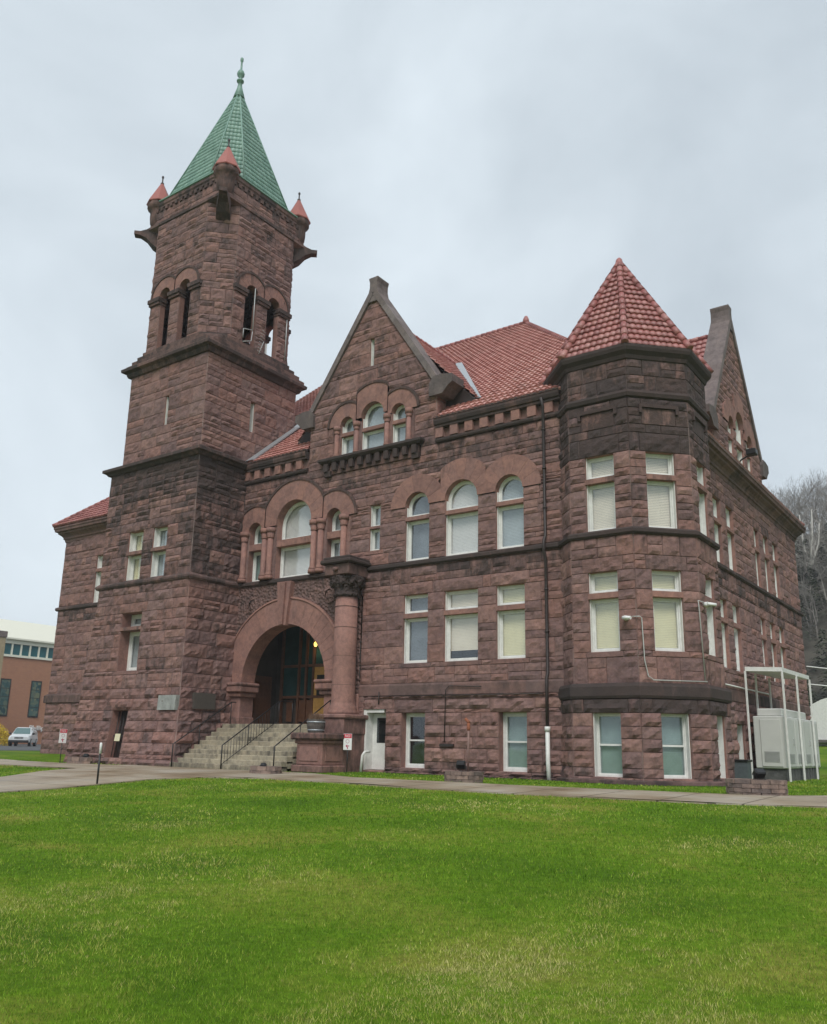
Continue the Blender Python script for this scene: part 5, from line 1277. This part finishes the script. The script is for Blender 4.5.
# rusty post in the middle planter
t = thing('pole', 'slim brown pole with a rusty orange top standing in a planter', 'pole', (-14.5, -3.75, terr(0, -3.45)+.25)); x, y, z = t.location
g = MB(); tube(g, [(x, y, z), (x+.02, y, z+1.35)], .035, 8); g.build('shaft', simple('brown_tube', (.22, .13, .11), .6, var=.2), t)
g = MB(); lathe(g, (x+.02, y, z+1.3), [(.04, 0), (.06, .06), (.05, .2), (.03, .25)], 10); tube(g, [(x-.1, y, z+1.66), (x+.04, y, z+1.54)], .05, 8); g.build('rusty_cap', M['rust'], t)

# small posts and signs
def text_mesh(txt, size, m, parent, loc, rot, ext=.004, local=False):
    cu = bpy.data.curves.new('lettering', 'FONT'); cu.body = txt; cu.size = size; cu.extrude = ext; cu.align_x = 'CENTER'; cu.align_y = 'CENTER'
    o = bpy.data.objects.new('tmp', cu); scn.collection.objects.link(o); dg = bpy.context.evaluated_depsgraph_get()
    me = bpy.data.meshes.new_from_object(o.evaluated_get(dg)); bpy.data.objects.remove(o)
    me.materials.clear(); me.materials.append(m); q = bpy.data.objects.new('lettering', me); scn.collection.objects.link(q)
    q.parent = parent; q.location = loc; q.rotation_euler = rot; return q
M['red'] = simple('sign_red', (.55, .02, .05), .5); M['signw'] = simple('sign_white', (.78, .78, .76), .5, var=.03)
def sign(loc, rz, label, ph_=.85, rot_label=None):
    t = thing('lawn_sign', label, 'sign', loc, 'small red and white lawn signs', rz=rz)
    g = MB(); tube(g, [(0, 0.02, -.05), (0, 0.02, ph_+.05)], .02, 6); g.build('stake', M['black'], t, local=True)
    g = MB(); bbox(g, -.165, .165, -.012, .008, ph_, ph_+.6, .005); pa = g.build('panel', M['signw'], t, local=True)
    g = MB(); box(g, -.155, .155, -.0155, -.0125, ph_+.44, ph_+.59, (.5, 0, 0)); g.build('red_band', M['red'], pa, local=True)
    text_mesh('NO', .13, M['signw'], pa, (0, -.018, ph_+.515), (R(90), 0, 0), .001)
    g = MB()     # red arrow and faint grey circle below
    for k in range(16):
        a0, a1 = 2*math.pi*k/16, 2*math.pi*(k+1)/16
        g.quad(*[(rr*math.cos(a), -.0145, ph_+.32+rr*math.sin(a)) for rr, a in ((.055, a0), (.075, a0), (.075, a1), (.055, a1))])
    g.build('symbol', simple('grey_pink_print', (.5, .32, .34), .6), pa, local=True)
    g = MB(); box(g, -.02, .07, -.0155, -.0125, ph_+.135, ph_+.165); g.poly([(-.07, -.0145, ph_+.15), (-.01, -.0145, ph_+.09), (-.01, -.0145, ph_+.21)]); box(g, -.01, .02, -.0155, -.0125, ph_+.04, ph_+.12)
    g.build('arrow', simple('arrow_red', (.4, .02, .08), .5), pa, local=True)
    return t
sign((-21.3, -1.45, terr(0, -1.1)-.02), R(25), 'red and white lawn sign on a stake between the pedestal and the white door')
sign((-35.0, -4.6, terr(-35, -4.55)-.02), R(82), 'red and white lawn sign on a stake at the left foot of the tower', .9)
t = thing('post', 'slim black post with a white reflective top at the lawn edge by the path', 'post', (-21.9, -11.75, terr(0, -11.75))); x, y, z = t.location
g = MB(); tube(g, [(x, y, z-.1), (x, y, z+.9)], .028, 8); g.build('shaft', M['black'], t); g = MB(); lathe(g, (x, y, z), [(.034, .86), (.036, 1.14), (.02, 1.17)], 8); g.build('reflective_top', M['signw'], t)

# security cameras
def seccam(base, n, pts, label):
    t = thing('security_camera', label, 'camera', base, 'security cameras on the turret'); b = Vector(base); n = Vector(n).normalized(); s = n.cross(Vector((0, 0, 1)))
    g = MB(); tube(g, [b, b+n*.18], [.09, .07], 10); g.build('mount', M['signw'], t)
    g = MB(); e = b+n*.2; tube(g, [e+s*.05, e+s*-.24+Vector((0, 0, -.03))+n*.08], [.06, .055], 10); g.build('housing', M['signw'], t)
    g = MB(); tube(g, pts, .018, 6); g.build('conduit', simple('galvanised', (.5, .5, .48), .5, .3), t)
va = tv(2.96, 2); n2 = (math.cos(R(-67.5)), math.sin(R(-67.5)), 0)
fa2 = Fr((tv(2.9, 2)[0], tv(2.9, 2)[1], 0), (tv(2.9, 3)[0]-tv(2.9, 2)[0], tv(2.9, 3)[1]-tv(2.9, 2)[1], 0)); fa1 = Fr((tv(2.9, 1)[0], tv(2.9, 1)[1], 0), (tv(2.9, 2)[0]-tv(2.9, 1)[0], tv(2.9, 2)[1]-tv(2.9, 1)[1], 0))
W1 = math.dist(tv(2.9, 1), tv(2.9, 2))
seccam(tuple(fa1.P(W1-.3, 5.2, .08)), (0, -1, 0), [fa1.P(W1-.1, 5.24, .12), fa2.P(.05, 5.24, .12), fa2.P(.12, 5.2, .12), fa2.P(.16, 3.85, .12), fa2.P(.26, 3.35, .12), fa2.P(.4, 3.22, .2), fa2.P(W1, 3.22, .2)], 'white security camera between the first two turret windows')
fa3 = Fr((tv(2.9, 3)[0], tv(2.9, 3)[1], 0), (tv(2.9, 4)[0]-tv(2.9, 3)[0], tv(2.9, 4)[1]-tv(2.9, 3)[1], 0))
seccam(tuple(fa3.P(.18, 5.75, .1)), (.8, -.6, 0), [fa3.P(.12, 5.8, .14), fa2.P(W1-.12, 5.85, .12), fa2.P(W1-.1, 5.7, .12), fa2.P(W1-.04, 3.25, .14)], 'white security camera on the right edge of the turret')
t = thing('floodlight', 'black floodlight on a bracket over the right side cornice', 'floodlight', (XR+.5, 9.0, 12.86)); g = MB(); x, y, z = t.location
tube(g, [(x-.3, y, z), (x, y, z+.3), (x+.5, y-.4, z+.35)], .035, 6); g.build('bracket', M['black'], t); g = MB(); bbox(g, x+.35, x+.75, y-.7, y-.3, z+.25, z+.5, .03); g.build('housing', M['black'], t)

# antennas in the belfry
M['grey_rod'] = simple('grey_rod', (.42, .43, .43), .5, .2)
for (u_, z0, z1, lab) in ((-.35, 20.9, 23.3, 'thin grey rod antenna standing in the left belfry arch of the right tower face'), (1.98, 20.3, 22.9, 'thin grey rod antenna at the far right edge of the belfry')):
    x = tcx+H+.1; t = thing('antenna', lab, 'antenna', (x, u_, z0), 'antennas on the belfry'); g = MB(); tube(g, [(x, u_, z0), (x, u_, z1)], .026, 6); g.build('rod', M['grey_rod'], t)
    if u_ < 1:
        g = MB(); tube(g, [(x, u_, z0+.1), (x, u_-.6, z0-.05)], .022, 6); tube(g, [(x, u_-.6, z0-.05), (x, u_-.6, z0-.55)], .022, 6); tube(g, [(x, u_, z0+.1), (x, u_-.05, z0-.5), (x, u_-.6, z0-.75)], .022, 6); g.build('bracket', M['grey_rod'], t)
x = tcx+H+.16; t = thing('yagi_antenna', 'ladder shaped metal antenna leaning between the two belfry arches', 'antenna', (x, .25, 20.0), 'antennas on the belfry')
g = MB(); tube(g, [(x, .1, 19.9), (x, .38, 20.65)], .02, 6); g.build('boom', M['grey_rod'], t)
g = MB()
for k in range(8): yy = .12+.035*k; tube(g, [(x, yy-.14, 20.05+.17*k), (x, yy+.14, 20.0+.17*k)], .013, 5)
g.build('rungs', M['grey_rod'], t)
t = thing('antenna', 'short white panel antenna in the right belfry arch', 'antenna', (x-.3, .85, 20.1), 'antennas on the belfry'); g = MB(); bbox(g, x-.42, x-.3, .8, .93, 20.05, 20.85, .02); g.build('panel', M['signw'], t)

# ------------------------------------------------------------------ utility cabinets, canopy, bin
M['cab'] = simple('pale_grey_steel', (.56, .57, .54), .45, var=.08, scale=1.5)
M['mesh'] = simple('dark_grille', (.10, .10, .10), .7, var=.5, scale=9)
t = thing('canopy_frame', 'white steel canopy on thin posts over the utility cabinets', 'canopy', (-8.3, 10.0, .05))
cx0, cx1, cy0, cy1 = -8.9, -7.62, 7.5, 12.7
g = MB(); i = len(g.v)
top = [(cx0, cy0, 4.22), (cx1, cy0+.3, 4.18), (cx1, cy1, 4.22), (cx0, cy1, 4.3)]
g.poly([(a, b, c+.06) for a, b, c in top]); g.poly([(a, b, c-.10) for a, b, c in top][::-1])
for k in range(4): a, b = top[k], top[(k+1) % 4]; g.quad((a[0], a[1], a[2]-.10), (b[0], b[1], b[2]-.10), (b[0], b[1], b[2]+.06), (a[0], a[1], a[2]+.06))
g.build('roof_panel', M['white'], t)
for x, y in ((cx0, cy0), (cx1, cy0+.3), (cx1, 10.2), (cx1, cy1), (cx0, 9.0), (cx0, 11.2)):
    g = MB(); bbox(g, x-.036, x+.036, y-.036, y+.036, 0, 4.12, .008); g.build('post', M['white'], t)
t = thing('utility_cabinet', 'row of tall pale grey steel utility cabinets on a raised base', 'cabinet', (-8.3, 10.0, .05))
g = MB(); x0, x1 = -8.86, -7.72; bbox(g, x0, x1, 7.95, 14.0, .48, 2.42, .03); bbox(g, x0+.1, x1-.1, 8.2, 12.4, 2.42, 2.72, .04); g.build('body', M['cab'], t)
for k in range(4): g = MB(); a = 8.1+k*1.45; bbox(g, x1, x1+.035, a, a+1.35, .55, 2.34, .012); g.build('door_panel', M['cab'], t)
g = MB(); bbox(g, x0+.25, x1-.14, 7.915, 7.95, .55, 2.3, .012); g.build('end_panel', M['cab'], t)
g = MB()
for k in range(9): bbox(g, x0+.35, x1-.24, 7.9, 7.918, .72+.045*k, .745+.045*k, .003)
for k in range(4):
    a = 8.1+k*1.45
    for j in range(8): bbox(g, x1+.03, x1+.05, a+.15, a+.95, .68+.045*j, .705+.045*j, .003)
    bbox(g, x1+.03, x1+.07, a+.95, a+1.0, 1.35, 1.6, .005)
g.build('louvre', simple('louvre_grey', (.33, .34, .33), .5), t)
g = MB(); bbox(g, x0+.08, x1-.06, 8.05, 13.9, 0, .48, .01); 
for k in range(9): bbox(g, x1-.07, x1-.03, 8.2+k*.55, 8.26+k*.55, 0, .48, .005)
g.build('base', M['mesh'], t)
t = thing('trash_bin', 'dark grey trash bin by the right wall beside the turret', 'bin', (-8.85, 6.0, .05)); g = MB(); box(g, -9.1, -8.6, 5.75, 6.25, .1, .72, (.5, 0, 0)); 
lid = MB(); bbox(lid, -9.13, -8.55, 5.7, 6.3, .72, .8, .02); g.build('body', simple('bin_grey', (.09, .11, .12), .5, var=.2), t); lid.build('lid', M['black'], t)

# ------------------------------------------------------------------ vehicles
def suv(loc, rz, label, colr, name):
    t = thing(name, label, 'car', loc, 'cars parked around the courthouse', rz=rz)   # local: x forward, y left
    paint = simple(name+'_paint', colr, .25); gl = M['glass_dark']
    Wd = .92
    def loft(secs, cap=True):
        g = MB(); rows = [[g.vert(p) for p in s] for s in secs]; n = len(rows[0])
        for a, b in zip(rows, rows[1:]):
            for k in range(n): g.face((a[k], a[(k+1) % n], b[(k+1) % n], b[k]), smooth=False)
        g.face(rows[0][::-1]); g.face(rows[-1]); return g
    def sec(x, w, zl, zh, wt): return [(x, -w, zl), (x, -w-.02, (zl+zh)/2), (x, -wt, zh-.06), (x, -wt+.08, zh), (x, wt-.08, zh), (x, wt, zh-.06), (x, w+.02, (zl+zh)/2), (x, w, zl)]
    g = loft([sec(-2.3, .80, .45, .95, .76), sec(-2.2, Wd, .38, 1.05, .88), sec(-1.2, Wd, .36, 1.08, .88), (sec(1.0, Wd, .36, 1.08, .88)), sec(1.2, Wd, .36, 1.06, .87), sec(2.1, .90, .38, .98, .84), sec(2.28, .78, .45, .9, .72)])
    g.build('body', paint, t, local=True)
    def cabin(inset=0.0): return [sec(-2.18, .86-inset, 1.02, 1.12, .84-inset), sec(-1.95, .84-inset, 1.02, 1.68, .68-inset), sec(-.2, .84-inset, 1.02, 1.76, .68-inset), sec(.35, .84-inset, 1.02, 1.70, .67-inset), sec(1.15, .84-inset, 1.02, 1.08, .80-inset)]
    g = loft(cabin()); ca = g.build('cabin', paint, t, local=True)
    g = MB(); g.quad((.42, -.60, 1.66), (1.08, -.74, 1.12), (1.08, .74, 1.12), (.42, .60, 1.66)); g.v = [(x+.03, y, z+.02) for x, y, z in g.v]; g.build('windshield', M['winglass'], ca, local=True)
    g = MB()
    for s in (-1, 1):
        for a, b in ((-1.85, -1.0), (-.92, -.1), (-.02, .82)):
            q = [(a, s*.845, 1.14), (b, s*.845, 1.14), (min(b, .45), s*.70, 1.62), (a, s*.70, 1.62)]; g.poly([(x, y+s*.02, z) for x, y, z in (q if s < 0 else q[::-1])])
    g.build('side_windows', M['winglass'], ca, local=True)
    for x in (-1.4, 1.38):
        for s in (-1, 1):
            g = MB(); tube(g, [(x, s*.72, .36), (x, s*.95, .36)], .36, 18); w = g.build('wheel', M['black'], t, local=True)
            g = MB(); tube(g, [(x, s*.94, .36), (x, s*.965, .36)], .22, 10); g.build('rim', M['metal'], w, local=True)
    g = MB(); bbox(g, 2.0, 2.4, -.86, .86, .34, .58, .05); bbox(g, -2.4, -2.1, -.86, .86, .36, .6, .05); g.build('bumper', M['black'], t, local=True)
    g = MB()
    for k in range(7): bbox(g, 2.25, 2.31, -.36+k*.11, -.29+k*.11, .68, .86, .01)
    g.build('grille', M['black'], t, local=True)
    for s in (-1, 1):
        g = MB(); tube(g, [(2.18, s*.62, .78), (2.3, s*.62, .78)], .11, 12); g.build('headlight', M['lampglass'], t, local=True)
        g = MB(); bbox(g, .85, 1.0, s*1.0-.1, s*1.0+.1, 1.08, 1.24, .03); g.build('mirror', M['black'], t, local=True)
    return t
M['winglass'] = simple('car_glass', (.10, .17, .17), .08); M['lampglass'] = simple('headlamp_glass', (.6, .62, .62), .15)
suv((-77.9, 18.75, terr(-77.9, 18.75)), R(-40), 'white SUV parked left of the tower facing the camera', (.62, .64, .65), 'parked_car')
suv((-8.2, 43.0, terr(0, 43)), R(-80), 'dark blue car at the far right behind the courthouse', (.03, .04, .07), 'dark_parked_car')

# ------------------------------------------------------------------ church at the far left
xc = -82.0; CHU = Fr((xc, 0, 0), (0, 1, 0))
ch = thing('church', 'modern brick church hall with white roof band and stained glass slit windows', 'building', (xc-8, 25, .1))
m, nt, b = mat('red_brick'); L = nt.links.new; tcn = N(nt, 'ShaderNodeTexCoord'); br = N(nt, 'ShaderNodeTexBrick', i_Scale=1.0, i_Mortar_Size=0.012, i_Brick_Width=.24, i_Row_Height=.085)
br.inputs['Color1'].default_value = (.40, .17, .09, 1); br.inputs['Color2'].default_value = (.33, .135, .075, 1); br.inputs['Mortar'].default_value = (.36, .22, .15, 1)
mpn = N(nt, 'ShaderNodeMapping'); mpn.inputs['Rotation'].default_value = (R(90), 0, R(90)); cx_ = N(nt, 'ShaderNodeCombineXYZ'); sx_ = N(nt, 'ShaderNodeSeparateXYZ'); L(tcn.outputs['Object'], sx_.inputs[0]); L(sx_.outputs[1], cx_.inputs[0]); L(sx_.outputs[2], cx_.inputs[1]); L(cx_.outputs[0], br.inputs['Vector']); L(br.outputs[0], b.inputs['Base Color']); b.inputs['Roughness'].default_value = .9
M['brick'] = m

Wc = MB(); box(Wc, xc-16, xc, 5, 45, 0, 8.8, (.5, 0, 0)); Wc.build('wall', M['brick'], ch)
g = MB(); fbox(g, CHU, 5, 45, 8.8, 9.02, -.5, .12, (.5, 0, 0)); fbox(g, CHU, 5, 45, 10.1, 10.65, -.5, .1, (.5, 0, 0))
g.quad((xc+.35, 5, 10.65), (xc+.35, 45, 10.65), (xc-1.6, 45, 12.6), (xc-1.6, 5, 12.6)); g.quad((xc-1.6, 5, 12.6), (xc-1.6, 45, 12.6), (xc-16, 45, 12.6), (xc-16, 5, 12.6)); g.quad((xc+.35, 5, 10.5), (xc+.35, 45, 10.5), (xc+.35, 45, 10.66), (xc+.35, 5, 10.66))
for k in range(42): yy = 5.3+.95*k; fbox(g, CHU, yy-.07, yy+.07, 9.0, 10.12, -.3, .05, (.5, 0, 0))
g.build('roof_band', simple('cream_metal', (.74, .73, .62), .5), ch)
g = MB()
for k in range(41): yy = 5.3+.95*k; g.quad(CHU.P(yy+.07, 9.0, -.1), CHU.P(yy+.88, 9.0, -.1), CHU.P(yy+.88, 10.12, -.1), CHU.P(yy+.07, 10.12, -.1))
g.build('clerestory_glass', simple('teal_glass', (.03, .13, .15), .12, var=.3, scale=1), ch)
sg, nt, b = mat('stained_glass'); L = nt.links.new; tcn = N(nt, 'ShaderNodeTexCoord'); vo = N(nt, 'ShaderNodeTexVoronoi', i_Scale=3.2); L(tcn.outputs['Object'], vo.inputs['Vector'])
rr_ = ramp(nt, [(0, (.02, .05, .06)), (.4, (.05, .11, .11)), (.7, (.16, .18, .11)), (1, (.04, .07, .10))]); L(vo.outputs['Color'], rr_.inputs[0]); L(rr_.outputs[0], b.inputs['Base Color']); b.inputs['Roughness'].default_value = .2
for y0, y1 in ((17.85, 18.9), (21.05, 22.15), (24.4, 25.5), (27.8, 28.9), (14.4, 15.5)):
    g = MB(); fbox(g, CHU, y0, y1, 3.05, 6.65, -.05, .06, (.5, 0, 0)); w = g.build('window', M['inside'], ch); g = MB(); fbox(g, CHU, y0+.1, y1-.1, 3.2, 6.5, .0, .075, (.5, 0, 0))
    g.build('stained_glass', sg, w)
    g = MB()
    for zz_ in (4.0, 4.9, 5.7): fbox(g, CHU, y0+.1, y1-.1, zz_, zz_+.06, .07, .09, (.5, 0, 0))
    g.build('glazing_bar', M['inside'], w)
text_mesh('Phillip', .68, M['signw'], ch, Vector((xc+.08, 22.15, 2.0))-ch.location, (R(90), 0, R(90)), .03)
ch.scale = (1.25, 1.25, 1.25); ch.location = (-112.0, 38.0, -.15)
t = thing('stone_pier', 'tan brick pier at the left edge beside the church', 'pier', (-93.75, 20.6, 0)); g = MB(); box(g, -95.6, -93.75, 16.8, 24.5, -.3, 12.05, (.5, 0, 0)); g.build('shaft', simple('tan_brick', (.36, .29, .18), .9, var=.2, scale=4, bump=.5), t)
g = MB(); bbox(g, -95.7, -93.65, 16.7, 24.6, 12.05, 12.75, .04); g.build('cap', M['cap'], t)
# forsythia
t = thing('yellow_bush', 'bright yellow flowering bush in front of the church wall', 'bush', (-81.5, 17.2, .2))
g = MB()
for k in range(3200):
    a, e, rr = rng.uniform(0, 6.28), math.asin(rng.uniform(-.2, 1)), rng.uniform(.55, 1.0)**.6*1.9
    p = Vector((-81.5+rr*math.cos(a)*math.cos(e), 17.2+rr*1.15*math.sin(a)*math.cos(e), .55+rr*1.05*math.sin(e)+.12*math.sin(5*a))); q1 = Vector((rng.uniform(-1, 1), rng.uniform(-1, 1), rng.uniform(-1, 1))).normalized()*.07; q2 = q1.orthogonal().normalized()*.05
    g.poly([p-q1, p+q2, p+q1, p-q2], rc())
g.build('blossom', simple('forsythia', (.62, .44, .02), .7, var=.35, scale=3), t)
g = MB()
for k in range(14): a = rng.uniform(0, 6.28); tube(g, [(-81.5, 17.2, 0.1), (-81.5+.6*math.cos(a), 17.2+.6*math.sin(a), 1.2)], [.03, .01], 5)
g.build('stems', M['wood'], t)

# ------------------------------------------------------------------ wooded hill, far right
def bare_tree(mb, base, h, seed, spread=.5, levels=5, r0=None, thin=1.0, nseg=4):
    rs = random.Random(seed)
    def br(p, d, l, rad, lv):
        pts = [p]; dd = d.copy(); rads = [rad]
        n = 3
        for i in range(n):
            dd = (dd+Vector((rs.uniform(-1, 1), rs.uniform(-1, 1), rs.uniform(-.3, .6)))*.16).normalized(); pts.append(pts[-1]+dd*l/n); rads.append(rad*(1-(i+1)/n*.42))
        tube(mb, pts, rads, nseg if lv > 1 else 3, (rs.random(), 0, 0), caps=False)
        if lv == 0: return
        for k in range(rs.choice((3, 3, 4)) if lv > 1 else 4):
            t = rs.uniform(.35, 1.0) if k else 1.0; i = min(n-1, int(t*n)); q = pts[i].lerp(pts[i+1], t*n-i) if t < 1 else pts[-1]
            a = rs.uniform(0, 6.28); o = dd.orthogonal().normalized(); o = (o*math.cos(a)+dd.cross(o)*math.sin(a))
            br(q, (dd*rs.uniform(.6, 1.1)+o*rs.uniform(spread*.7, spread*1.5)).normalized(), l*rs.uniform(.5, .75), max(rads[i]*.55, .012), lv-1)
    r0 = r0 or h*.013
    br(Vector(base), Vector((rs.uniform(-.08, .08), rs.uniform(-.08, .08), 1)), h*.42, r0*thin, levels)
def hz(x, y): return terr(x, y)
protos = []
for k in range(5):
    g = MB(); bare_tree(g, (0, 0, 0), rng.uniform(12, 15), 100+k, .55, 4, thin=.8); protos.append(g)
wood = MB(); dens = []
rw = random.Random(5)
def add_tree(px, py, sc, a):
    p = protos[rw.randrange(5)]; i0 = len(wood.v); ca, sa = math.cos(a), math.sin(a); z0 = hz(px, py)-.3
    wood.v += [(px+sc*(x*ca-y*sa), py+sc*(x*sa+y*ca), z0+sc*z) for x, y, z in p.v]
    c = rw.random()
    for f_ in p.f: wood.f.append(tuple(i0+k for k in f_)); wood.c.append([(c, 0, 0)]*len(f_)); wood.sm.append(False)
for k in range(560):
    y = 74+70*rw.random()**.75; x = -y*.27+rw.uniform(-24, 30)
    add_tree(x, y, rw.uniform(.6, 1.0), rw.uniform(0, 6.28))
wm = tilemat('bare_bark', [(.15, .135, .12), (.24, .22, .20), (.12, .11, .10), (.32, .30, .27)], .9, (.1, .09, .08))
struct(wood.build('woodland', wm), 'stuff')
# evergreen undergrowth on the lower slope
ev = MB()
for k in range(150):
    y = 54+44*rw.random(); x = -y*.24+rw.uniform(-18, 24); z0 = hz(x, y); h = rw.uniform(3, 9)
    for j in range(330):
        t = rw.random(); rr = (1-t)*h*.34*rw.uniform(.5, 1.1)+.1; a = rw.uniform(0, 6.28); p = Vector((x+rr*math.cos(a), y+rr*math.sin(a), z0+.3+t*h)); d = Vector((math.cos(a), math.sin(a), -.35))*rw.uniform(.25, .5); s = Vector((-math.sin(a), math.cos(a), 0))*.14
        ev.poly([p-s, p+s, p+d], (rw.random(), 0, 0))
struct(ev.build('undergrowth', tilemat('dark_evergreen', [(.03, .045, .022), (.05, .072, .034), (.08, .095, .05)], .9, (.03, .03, .02))), 'stuff')
fl_ = simple('leaf_litter', (.07, .064, .05), .95, var=.35, scale=.6, bump=1.0)
g = MB(); xs2 = [-110+6*i for i in range(40)]; ys2 = [54+5*i for i in range(40)]
ix = [[g.vert((x, y, hz(x, y)+.5+.3*mnoise.noise(Vector((x*.2, y*.2, 0))))) for x in xs2] for y in ys2]
for j in range(len(ys2)-1):
    for i in range(len(xs2)-1): g.face((ix[j][i], ix[j][i+1], ix[j+1][i+1], ix[j+1][i]), smooth=True)
struct(g.build('hillside', fl_))
t = thing('sycamore_tree', 'pale bare sycamore with forking white limbs on the wooded hillside', 'tree', (-21.9, 93.5, hz(-21.9, 93.5)-.3)); x, y, z = t.location
g = MB(); b0 = Vector((x, y, z)); pal_ = [(0, 0, 0), (.1, 0, .8), (0, .1, 1.6)]
tube(g, [b0+Vector(p) for p in pal_], [.4, .34, .3], 8); g.build('trunk', simple('pale_bark', (.50, .48, .44), .8, var=.2, scale=2), t)
g = MB(); e = b0+Vector((0, .1, 1.5))
for dx, top, sd in ((-2.4, 6, 1), (-.7, 8.5, 2), (1.7, 7, 3), (-4.0, 4.2, 4), (.9, 9, 5)):
    pts = [e, e+Vector((dx*.35, 0, top*.3)), e+Vector((dx*.8, .2, top*.6)), e+Vector((dx, .3, top))]
    tube(g, pts, [.2, .15, .1, .04], 6)
    for q in range(5): bare_tree(g, pts[1].lerp(pts[3], q/5), 2.6, sd*10+q, .7, 2, .04)
g.build('limbs', simple('pale_limb', (.52, .50, .46), .8, var=.15, scale=2), t)
# far garage, pole and cable
t = thing('white_garage', 'small white garage with rounded roof behind the courthouse at the far right', 'garage', (-13.1, 58, hz(-15, 58))); x, y, z = t.location
g = MB(); bbox(g, x-3, x+5, y-3, y+5, z-1, z+2.3, .03); 
for k in range(12):
    a0, a1 = math.pi*k/12, math.pi*(k+1)/12; P_ = lambda a, yy: (x+1+4.0*math.cos(a), yy, z+2.28+1.5*math.sin(a)); g.quad(P_(a0, y-3), P_(a0, y+5), P_(a1, y+5), P_(a1, y-3)); g.poly([(x+1, y-3, z+2.28), P_(a0, y-3), P_(a1, y-3)])
g.build('shell', M['white'], t); g = MB(); bbox(g, x-.6, x+2.6, y-3.05, y-3.0, z, z+2.1, .01); g.build('garage_door', M['cab'], t)
for k, (px_, py_) in enumerate(((6, 46),)):
    t = thing('utility_pole', 'wooden utility pole right of the courthouse', 'pole', (px_, py_, terr(px_, py_))); g = MB(); tube(g, [(px_, py_, -.2), (px_, py_, 9)], [.16, .11], 10); bbox(g, px_-1, px_+1, py_-.06, py_+.06, 8.2, 8.35, .01); g.build('shaft', M['wood'], t)
t = thing('overhead_cable', 'pair of pale overhead cables running to the rear corner of the courthouse', 'cable', (XR, 20.65, 5.0)); g = MB()
for dz in (0, -.9):
    pts = []
    for k in range(13): s = k/12; pts.append((XR+.1+(6-XR)*s, 20.55+(46-20.55)*s, 5.4+dz+(8.3-5.4)*s-1.2*math.sin(math.pi*s)))
    tube(g, pts, .03, 5)
g.build('wire', M['signw'], t)

# the damp air of the valley
hb = MB(); box(hb, -1560, 1560, -1560, 1560, -1.8, 70, (.5, 0, 0)); hm = bpy.data.materials.new('valley_air'); hm.use_nodes = True; nt = hm.node_tree; nt.nodes.clear()
ho = N(nt, 'ShaderNodeOutputMaterial'); hv = N(nt, 'ShaderNodeVolumePrincipled'); hv.inputs['Color'].default_value = (.86, .89, .93, 1); hv.inputs['Density'].default_value = 0.0006; nt.links.new(hv.outputs[0], ho.inputs['Volume'])
struct(hb.build('haze', hm), 'stuff')
